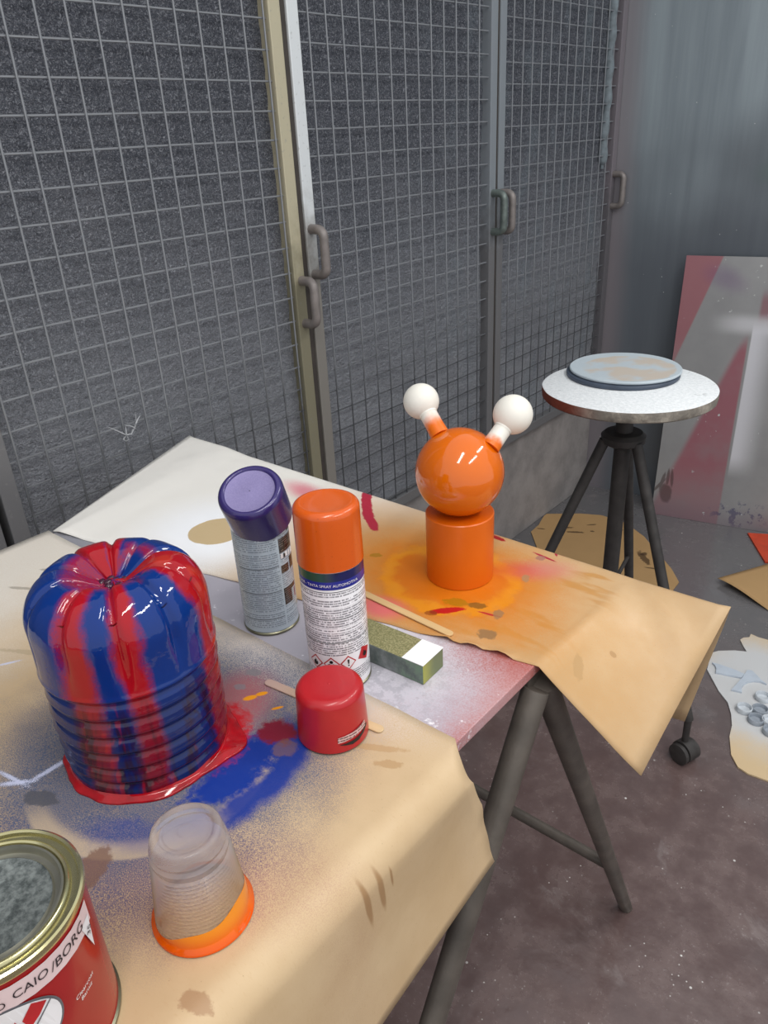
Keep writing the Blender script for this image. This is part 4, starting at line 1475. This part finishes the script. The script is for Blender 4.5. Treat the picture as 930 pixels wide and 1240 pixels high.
# ------------------------------------------------------------------ paint tin
def tin():
    R, h = 0.053, 0.120
    loc = (0.851, 0.0675)
    fa = math.atan2(CAM.y - loc[1], CAM.x - loc[0])
    t = thing('paint_tin', 'red paint tin with a grey lid and handwritten white tape', 'paint tin', (loc[0], loc[1], TP), (0, 0, fa))
    s = SH('red_tin_print')
    o = s.obj()
    n = s.noise(o, 22, 3)
    c = s.mix(n, (150, 22, 26), (172, 34, 34))
    mred = s.done(c, 0.25, spec=0.5, coat=0.2)
    part('body', MB().lathe([(0, 0.001), (R - 0.002, 0.001), (R - 0.0012, 0.0), (R + 0.0005, 0.0), (R + 0.0012, 0.0015), (R + 0.0012, 0.0035), (R - 0.0004, 0.0045)], 96), M['tin_rim'], t, True, 30)
    part('wall', MB().lathe([(R - 0.0004, 0.0040), (R - 0.0004, h - 0.006)], 96), mred, t, True, 30)
    gold = SH('lacquered_tin')
    n = gold.noise(gold.obj(), 30, 3)
    gold.done(gold.mix(n, (190, 182, 128), (222, 216, 176)), 0.2, 0.9)
    ring = [(R - 0.0006, h - 0.0068), (R + 0.0012, h - 0.006), (R + 0.0018, h - 0.0035), (R + 0.0014, h - 0.0008), (R, h), (R - 0.0016, h - 0.0006), (R - 0.0024, h - 0.003),
            (R - 0.0060, h - 0.0034), (R - 0.0068, h - 0.0012), (R - 0.0080, h - 0.0004), (R - 0.0092, h - 0.0012), (R - 0.0098, h - 0.004)]
    part('rim', MB().lathe(ring, 96), gold.mat, t, True, 40)
    lidr = [(R - 0.0096, h - 0.0036), (R - 0.0104, h - 0.0014), (R - 0.0118, h - 0.0014), (R - 0.0130, h - 0.0062), (R - 0.0162, h - 0.0066), (R - 0.0175, h - 0.0050)]
    part('lid_ring', MB().lathe(lidr, 96), M['tinplate'], t, True, 40)
    lid = SH('mottled_grey_lid')
    o = lid.obj()
    n = lid.noise(o, 190, 4, 0.7)
    lid.done(lid.mix(lid.ramp(n, 0.3, 0.72), (72, 78, 78), (136, 142, 140)), 0.5, 0.4)
    part('lid', MB().lathe([(R - 0.0172, h - 0.0054), (R - 0.0185, h - 0.0062), (0.0, h - 0.0058)], 96), lid.mat, t, True, 40)
    # masking tape with handwriting
    tape = SH('masking_tape')
    tape.done(tape.mix(tape.noise(tape.obj(), 40, 3), (214, 186, 186), (228, 206, 206)), 0.6)
    mb = MB()
    wrap_poly(mb, [(-0.09, -0.0085), (0.060, -0.0085), (0.060, 0.0085), (-0.09, 0.0085)], R, math.radians(-6), 0.1005)
    part('tape', mb, tape.mat, t, False)
    ink = plain('pen_ink', (44, 36, 42), 0.6, 0, 0.05)
    for txt, sz, deg, z, rt in (('CAIO', 0.0085, 4.0, 0.1010, 0.03), ('/BORG', 0.0095, 32, 0.1008, 0.05), ('13 1006', 0.0085, -28, 0.1040, 0.02), ('PRODUÇÃO', 0.0075, -34, 0.0965, 0.03)):
        vs, fs = text_geo(txt, sz, 0.15)
        part('handwriting', MB().add(wrap(vs, R, math.radians(deg), z, rt, 0.0008), fs), ink, t, False)
    mb = MB()
    wrap_poly(mb, [(-0.0055, 0.008), (0.005, 0.008), (0.0016, -0.017)], R, math.radians(51), 0.091, 0, 0.0007)
    part('paper_tag', mb, M['white_print'], t, False)
    vs, fs = text_geo('35', 0.0065)
    part('handwriting', MB().add(wrap(vs, R, math.radians(52), 0.090, 0.9, 0.0011), fs), ink, t, False)
    # oval badge with the red W shape
    mgrey = plain('badge_grey', (120, 120, 126), 0.35, 0.3, 0.05)
    a0, z0 = math.radians(-17), 0.066
    ell = [(0.0300 * math.cos(2 * PI * k / 48), 0.0245 * math.sin(2 * PI * k / 48)) for k in range(48)]
    mb = MB()
    wrap_poly(mb, [(x * 1.05, y * 1.06) for x, y in ell], R, a0, z0, 0.30, 0.0003)
    part('badge_border', mb, mgrey, t, False)
    mb = MB()
    wrap_poly(mb, ell, R, a0, z0, 0.30, 0.0006)
    part('badge', mb, M['white_print'], t, False)
    mb = MB()
    for poly in ([(-0.020, 0.004), (-0.012, 0.008), (-0.004, -0.006), (-0.010, -0.010)], [(-0.010, -0.010), (-0.004, -0.006), (0.010, 0.0125), (0.010, 0.000), (0.004, -0.008)],
                 [(0.0125, 0.000), (0.0125, 0.009), (0.022, 0.0160), (0.0275, 0.0085), (0.020, 0.0035)]):
        wrap_poly(mb, poly, R, a0, z0, 0.30, 0.0009)
    part('emblem', mb, M['red_print'], t, False)
    mb = MB()
    wrap_poly(mb, [(0.002, -0.0100), (0.029, 0.0060), (0.0292, 0.0072), (0.002, -0.0088)], R, a0, z0, 0.30, 0.0009)
    part('badge_stripe', mb, mgrey, t, False)
    vs, fs = text_geo('ÃO', 0.0070, 0.2)
    part('lettering', MB().add(wrap(vs, R, math.radians(-2), 0.0575, 0.30, 0.0012), fs), M['black'], t, False)
    for k, txt in enumerate(('Clearcoat', 'Barniz')):
        vs, fs = text_geo(txt, 0.0042, 0.25)
        part('lettering', MB().add(wrap(vs, R, math.radians(33), 0.062 - k * 0.0048, 0.12, 0.0008), fs), M['white_print'], t, False)


tin()

# ------------------------------------------------------------------ modelling stool with a round top
def stool():
    cx, cy, zt = 0.609, 1.528, 0.836
    t = thing('tripod_stool', 'tall tripod stool with a round white chipped top and dark legs', 'stool', (cx, cy, 0))
    s = SH('chipped_white_top')
    o = s.obj()
    q = s.sep(o)
    nz = s.sep(s.n('ShaderNodeNewGeometry').outputs['Normal'])
    n = s.noise(o, 30, 4, 0.7)
    f = s.noise(o, 140, 4, 0.7)
    top = s.mix(s.ramp(f, 0.35, 0.7), (222, 226, 228), (244, 246, 248))
    top = s.mix(s.ramp(n, 0.62, 0.72, 0, 0.5), top, (168, 170, 172))
    edge = s.mix(s.ramp(n, 0.4, 0.7), (128, 122, 114), (168, 160, 148))
    lft = s.ramp(s.m('ADD', q[0], s.m('MULTIPLY', q[1], 0.75)), -0.10, -0.19)
    edge = s.mix(lft, edge, (128, 62, 46))
    s.bump(f, 0.5, 0.004)
    mt = s.done(s.mix(s.ramp(nz[2], 0.5, 0.75), edge, top), 0.7, spec=0.3)
    R = 0.18
    prof = [(0, zt - 0.024), (R - 0.003, zt - 0.024), (R, zt - 0.021), (R + 0.0008, zt - 0.010), (R, zt - 0.002), (R - 0.003, zt), (0, zt)]
    seg = 96
    mb = MB().lathe(prof, seg)
    mb.v = [(x * (1 + 0.006 * mnoise.noise(Vector((x * 20, y * 20, z * 60)))), y * (1 + 0.006 * mnoise.noise(Vector((x * 20, y * 20, z * 60)))), z) for x, y, z in mb.v]
    part('round_top', mb, mt, t, True, 40)
    dk = plain('dark_sprayed_iron', (66, 63, 62), 0.6, 0.25, 0.2, 40, bump=0.2, bscale=200)
    part('hub', MB().lathe([(0, zt - 0.066), (0.024, zt - 0.066), (0.036, zt - 0.052), (0.037, zt - 0.026), (0, zt - 0.026)], 40), dk, t, True, 40)
    part('neck', MB().lathe([(0.0185, 0.715), (0.0185, zt - 0.058)], 32), dk, t, True)
    part('collar', MB().lathe([(0, 0.700), (0.034, 0.700), (0.047, 0.708), (0.048, 0.722), (0.040, 0.730), (0, 0.732)], 48), dk, t, True, 40)
    kd = Vector((-0.76, -0.64, 0))
    part('knob', MB().tube([kd * 0.034 + Vector((0, 0, zt - 0.042)), kd * 0.052 + Vector((0, 0, zt - 0.042))], 0.016, 20), dk, t)
    part('column', MB().lathe([(0, 0.235), (0.016, 0.235), (0.018, 0.24), (0.018, 0.705), (0, 0.705)], 32), dk, t, True, 40)
    part('spider', MB().lathe([(0.018, 0.300), (0.026, 0.302), (0.026, 0.322), (0.018, 0.324)], 24, closed=True), dk, t, True, 40)
    th = math.atan2(1.434 - cy, 0.865 - cx)
    rf = math.hypot(0.865 - cx, 1.434 - cy)
    for k in range(3):
        a = th + k * 2 * PI / 3
        u = Vector((math.cos(a), math.sin(a), 0))
        v = Vector((-u.y, u.x, 0))
        top_, bot = u * 0.040 + Vector((0, 0, 0.712)), u * rf + Vector((0, 0, 0.115))
        part('leg', MB().tube([top_, bot], [0.0120, 0.0115], 16), dk, t)
        p = top_.lerp(bot, 0.66)
        part('brace', MB().tube([u * 0.022 + Vector((0, 0, 0.312)), p], 0.005, 10), dk, t)
        ca = link('caster', MB().tube([bot + Vector((0, 0, 0.006)), u * rf + Vector((0, 0, 0.046))], [0.0085, 0.0075], 14).mesh('stem', dk, True), t)
        # hood and twin wheels
        ca_loc = u * (rf + 0.004)
        hd_ = MB().tube([ca_loc - v * 0.012 + Vector((0, 0, 0.028)), ca_loc + v * 0.012 + Vector((0, 0, 0.028))], 0.0268, 24)
        part('hood', hd_, dk, ca)
        for sg in (-1, 1):
            c0 = ca_loc + v * (0.013 * sg) + Vector((0, 0, 0.0252))
            c1 = ca_loc + v * (0.026 * sg) + Vector((0, 0, 0.0252))
            part('wheel', MB().tube([c0, c0.lerp(c1, 0.12), c0.lerp(c1, 0.8), c1], [0.0235, 0.0252, 0.0252, 0.018], 28), dk, ca, True, 30)


stool()


def plates():
    s = SH('plate_grey_blue')
    o = s.obj()
    n = s.noise(o, 16, 4, 0.6)
    q = s.sep(o)
    c = s.mix(n, (176, 188, 196), (196, 206, 212))
    d = s.dist((0.012, -0.006), (0.100, 0.100), 0, s.comb(q[0], q[1], 0.0))
    tan = s.m('MULTIPLY', s.ramp(s.m('ADD', d, s.m('MULTIPLY', s.m('SUBTRACT', n, 0.5), 0.2)), 1.02, 0.96), s.ramp(s.noise(o, 14, 3), 0.40, 0.58))
    c = s.mix(s.m('MULTIPLY', tan, 0.8), c, (196, 180, 162))
    m1 = s.done(c, 0.5, spec=0.35)
    m2 = plain('plate_dark_blue', (66, 76, 92), 0.5, 0, 0.15, 30)
    for (px, py), z, r, th, mt, lb in (((754, 449), 0.836, 0.1215, 0.0085, m2, 'dark blue-grey round plate lying on the white stool top under another'),
                                      ((757, 444), 0.845, 0.1200, 0.0065, m1, 'pale blue-grey round plate with tan bare patch, topmost on the stool')):
        c_ = atz(px, py, z + th)
        prof = [(0, 0), (r - 0.002, 0), (r, 0.002), (r, th - 0.0015), (r - 0.0015, th), (0, th)]
        tag(part('round_plate', MB().lathe(prof, 96), mt, None, True, 35, loc=(c_.x, c_.y, z + 0.0003)), lb, 'plate')


plates()


# ------------------------------------------------------------------ metal sheet leaning on the back wall
def sheet():
    s = SH('spray_stained_sheet')
    o = s.obj()
    q = s.sep(o)
    n = s.noise(o, 6, 4, 0.6)
    n2 = s.noise(o, 30, 4, 0.65)
    xz = s.comb(q[0], q[2], 0.0)
    c = s.mix(n, (132, 132, 134), (164, 164, 164))
    # red stripes left by masking: one in the top corner, one slanting through the middle
    l1 = s.m('SUBTRACT', q[0], s.m('MULTIPLY', s.m('SUBTRACT', q[2], 0.56), 0.31))
    r1 = s.m('MULTIPLY', s.ramp(l1, 0.006, -0.002), s.ramp(q[2], 0.5, 0.7, 0.5, 0.85))
    c = s.mix(r1, c, (158, 96, 104))
    edge = s.m('ADD', 0.05, s.m('MULTIPLY', s.m('SUBTRACT', q[2], 0.185), 0.345))
    l2 = s.m('SUBTRACT', q[0], edge)
    r2 = s.m('MULTIPLY', s.m('MULTIPLY', s.ramp(l2, -0.012, 0.014), s.ramp(q[0], 0.236, 0.228)), s.m('MULTIPLY', s.ramp(q[2], 0.70, 0.62), s.ramp(q[2], 0.02, 0.25, 0.45, 0.8)))
    c = s.mix(s.m('MULTIPLY', r2, s.ramp(n, 0.25, 0.6, 0.6, 1.0)), c, (156, 82, 96))
    r3 = s.m('MULTIPLY', s.ramp(q[0], 0.246, 0.26), s.m('MULTIPLY', s.ramp(q[2], 0.84, 0.79), s.ramp(q[2], 0.70, 0.74)))
    c = s.mix(s.m('MULTIPLY', r3, 0.6), c, (140, 70, 84))
    # white spray bands round a masked square
    w1 = s.m('MULTIPLY', s.ramp(s.m('ABSOLUTE', s.m('SUBTRACT', q[2], 0.715)), 0.045, 0.005), s.ramp(q[0], 0.08, 0.22))
    c = s.mix(s.m('MULTIPLY', w1, 0.8), c, (206, 206, 210))
    w2 = s.m('MULTIPLY', s.m('MULTIPLY', s.ramp(q[0], 0.2385, 0.2425), s.ramp(q[0], 0.34, 0.245)), s.m('MULTIPLY', s.ramp(q[2], 0.73, 0.69), s.ramp(q[2], 0.17, 0.27)))
    c = s.mix(s.m('MULTIPLY', w2, 0.9), c, (216, 216, 222))
    c = s.mix(s.m('MULTIPLY', s.blob((0.135, 0.86), (0.06, 0.03), -0.4, 0.8, n, 0.8, v=xz), 0.4), c, (112, 82, 122))
    # hand print
    hp = s.blob((0.040, 0.090), (0.022, 0.036), 0.15, 0.2, n2, 0.6, v=xz)
    for fx, fz, rr in ((0.024, 0.135, 0.20), (0.042, 0.152, 0.0), (0.056, 0.150, -0.1), (0.016, 0.118, 0.6)):
        hp = s.m('MAXIMUM', hp, s.blob((fx, fz), (0.0055, 0.034), -rr, 0.25, n2, 0.5, v=xz))
    c = s.mix(s.m('MULTIPLY', hp, 0.7), c, (82, 66, 66))
    c = s.mix(s.m('MULTIPLY', s.m('MULTIPLY', s.blob((0.30, 0.05), (0.10, 0.05), 0.1, 0.3, n2, 0.5, v=xz), s.ramp(n2, 0.52, 0.6)), 0.7), c, (68, 70, 108))
    c = s.mix(s.m('MULTIPLY', s.ramp(q[2], 0.10, 0.0), 0.4), c, (118, 92, 104))
    chip = s.m('MULTIPLY', s.ramp(s.noise(o, 46, 3), 0.66, 0.7), s.ramp(s.noise(o, 7, 2), 0.5, 0.58))
    c = s.mix(chip, c, (196, 198, 198))
    s.bump(n2, 0.06, 0.003)
    m = s.done(c, 0.42, 0.3, spec=0.45)
    sh = part('metal_sheet', MB().box((0, -0.001, 0), (0.62, 0.001, 0.93), bev=0.0004), m, None, False,
              loc=(0.304, 2.597, 0.0005), rot=(math.radians(-6.5), 0, math.radians(12)))
    sh.rotation_mode = 'XYZ'
    tag(sh, 'scratched grey metal sheet with red and white overspray leaning on the back wall', 'sheet')


sheet()


# ------------------------------------------------------------------ things lying on the floor
def floor_poly(pts):
    return [(max(v.x, -0.012), v.y) for v in (atz(x, y, 0) for x, y in pts)]


def m_card(name, base, grey=None, marks=False):
    s = SH(name)
    p = s.pos()
    n = s.noise(p, 8, 4, 0.6)
    c = s.mix(n, tuple(x * 0.92 for x in base), base)
    if grey:
        g = s.noise(p, 420, 2)
        gc = atz(905, 835, 0)
        c = s.mix(s.spray(s.blob((gc.x + 0.03, gc.y + 0.01), (0.17, 0.22), 0.4, 0.35, n, 0.6), g, 0.7), c, grey)
    if marks:
        for (ax, ay), (bx, by), wd in (((651, 641), (660, 642), .004), ((680, 640), (694, 640), .006), ((711, 637), (723, 636), .004), ((684, 645), (706, 646), .006), ((714, 644), (720, 645), .006), ((683, 632), (688, 634), .008),
                                       ((745, 643), (756, 643), .004), ((772, 668), (786, 685), .012), ((775, 672), (784, 672), .010), ((780, 688), (806, 692), .004)):
            a, b = atz(ax, ay, 0), atz(bx, by, 0)
            L = (b - a).length / 2
            c = s.mix(s.m('MULTIPLY', s.blob(((a.x + b.x) / 2, (a.y + b.y) / 2), (L, wd), math.atan2(b.y - a.y, b.x - a.x), 0.2, s.noise(p, 90, 2), 1.4), 0.8), c, (70, 52, 38))
    return s.done(c, 0.75, spec=0.2)


o = part('cardboard_piece', MB().prism(floor_poly([(643, 645), (652, 637), (652.5, 624), (657, 622), (703, 623), (728, 625), (757, 634), (780, 651), (813, 690), (822, 706), (800, 735), (730, 725), (660, 690)]), 0.0004, 0.0042),
         m_card('brown_cardboard', (186, 150, 104), marks=True), None, False)
tag(o, 'torn brown cardboard with dark marks on the floor under the stool', 'cardboard')
o = part('cardboard_piece', MB().prism(floor_poly([(856, 812), (861, 792), (870, 789.5), (889, 789), (904, 790.5), (900, 784), (896, 776), (900, 773.5), (907, 773), (909, 769), (918, 773), (932, 777), (985, 782), (1000, 960), (960, 955), (930, 947), (905, 938), (893, 930), (885, 915), (883, 893), (886, 880), (885, 866), (881, 852), (870, 838)]), 0.0004, 0.0042),
         m_card('pale_sprayed_cardboard', (222, 196, 156), (206, 207, 208)), None, False)
tag(o, 'pale cardboard sprayed light grey with bottle caps on it', 'cardboard')
pp = floor_poly([(868, 706), (932, 674), (1000, 664), (1020, 740), (932, 741), (900, 728)])
nP = []
a, b, c2, d2 = [Vector((q[0], q[1], 0)) for q in (pp[0], pp[2], pp[3], pp[4])]
for i in range(15):
    row = []
    for j in range(15):
        u, v = i / 14, j / 14
        p = a.lerp(b, u).lerp(d2.lerp(c2, u), v)
        p.z = 0.0012 + 0.0078 * (1 - v) ** 0.6 + 0.016 * (1 - u) ** 2 * (1 - v) ** 0.5 * (0.6 + 0.4 * math.sin(4 * v)) if i + j else 0.018
        row.append(p)
    nP.append(row)
o = part('kraft_paper', MB().grid(nP), m_card('plain_kraft', (190, 154, 108)), None, True, 180)
solid(o, 0.0008)
tag(o, 'loose sheet of brown kraft paper curling up off the floor', 'paper')
o = part('panel', MB().prism(floor_poly([(905, 647), (935, 649), (975, 656), (985, 690), (926, 682)]), 0.0004, 0.0065), plain('orange_red_panel', (206, 70, 36), 0.45, 0, 0.08), None, False)
tag(o, 'flat orange-red panel lying on the floor by the metal sheet', 'panel')


def zp(l, ox, oy, sc):
    return [(ox + x / sc, oy + y / sc) for x, y in l]


mcut = plain('pale_blue_cutout', (196, 206, 218), 0.6, 0, 0.05)
c1 = zp([(15, 400), (50, 432), (70, 475), (60, 520), (215, 552), (370, 583), (408, 540), (300, 492), (120, 428)], 860, 765, 9.92)
c2_ = zp([(250, 728), (375, 758), (372, 700), (400, 662), (450, 635), (520, 622), (600, 632), (672, 660), (605, 610), (560, 560), (500, 500), (440, 490), (412, 535), (374, 588), (315, 655)], 860, 765, 9.92)
tag(part('cutout', MB().prism(floor_poly(c1), 0.0046, 0.0095), mcut, None, False), 'pale blue tapering flat cutout on the grey-sprayed cardboard', 'cutout')
tag(part('cutout', MB().prism(floor_poly(c2_), 0.0046, 0.0095), mcut, None, False), 'pale blue forked flat cutout with a curved notch beside bottle caps', 'cutout')

mcapw = plain('white_sprayed_cap', (206, 212, 218), 0.5, 0, 0.08, 90)
mcapg = plain('grey_sprayed_cap', (160, 168, 178), 0.5, 0, 0.1, 90)


def cap_mesh(nm, mat):
    R, h = 0.0185, 0.014
    prof = [(0, 0.0012), (R, 0.0012), (R + 0.0006, 0.002), (R, h - 0.001), (R - 0.0006, h), (R - 0.0022, h), (R - 0.0030, h - 0.0015), (R - 0.0036, 0.004), (0, 0.0036)]
    mb = MB().lathe(prof, 40)
    mb.v = [(x * (1 + (0.02 if 0.002 < z < h - 0.0005 and math.hypot(x, y) > R - 0.001 and k % 2 else 0)), y * (1 + (0.02 if 0.002 < z < h - 0.0005 and math.hypot(x, y) > R - 0.001 and k % 2 else 0)), z) for k, (x, y, z) in enumerate(mb.v)]
    return mb.mesh(nm, mat, True, 40)


cw, cg = cap_mesh('bottle_cap_white', mcapw), cap_mesh('bottle_cap_grey', mcapg)
for (zx, zy), me, lb in (((410, 925), cw, 'white-rimmed bottle cap nearest the torn edge of the sprayed cardboard'), ((600, 940), cg, 'grey bottle cap in the middle of the cap cluster'),
                         ((550, 1055), cg, 'light grey bottle cap touching the middle one in the cluster'), ((632, 785), cw, 'bright white bottle cap closest to the forked cutout'),
                         ((715, 1075), cw, 'white bottle cap beside the light grey one, away from torn edge'), ((730, 1195), cg, 'dark-sided grey bottle cap standing apart, farthest from the cutouts')):
    v = atz(860 + zx / 9.92, 765 + zy / 9.92, 0.010)
    tag(link('bottle_cap', me, None, (v.x, v.y, 0.0032), (0, 0, zx * 0.01)), lb, 'bottle cap', 'bottle caps on the sprayed cardboard')

# ------------------------------------------------------------------ frayed threads caught in the mesh
mth = plain('pale_thread', (178, 180, 184), 0.8, 0, 0.1)


def threads(label, strands, px0, sc, off, r=0.0010):
    org = atx(*px0, 0.006)
    t = thing('thread_tuft', label, 'thread', org)
    for k, st in enumerate(strands):
        pts = [atx(off[0] + x / sc, off[1] + y / sc, 0.0065 + 0.004 * math.sin(k + i)) - org for i, (x, y) in enumerate(st)]
        part('strand', MB().tube(pts, [r * (1.3 - 0.8 * i / (len(pts) - 1)) for i in range(len(pts))], 6), mth, t)


threads('frayed pale thread tuft knotted on the wire mesh above the table', [[(300, 620), (140, 545), (20, 495)], [(305, 610), (300, 540), (292, 480)], [(310, 620), (390, 600), (440, 500), (465, 400), (448, 260)],
        [(455, 440), (500, 350), (525, 310)], [(390, 620), (400, 540), (460, 510)], [(300, 630), (260, 690), (300, 720), (350, 690), (320, 640)], [(430, 500), (350, 470), (290, 470)]], (155, 522), 13.286, (130, 480))
threads('small curl of pale thread hanging from the bottom rail near the corner', [[(575, 440), (580, 415), (595, 400), (604, 408), (596, 420)], [(595, 400), (600, 392)]], (699, 500), 4.227, (560, 400), 0.0018)
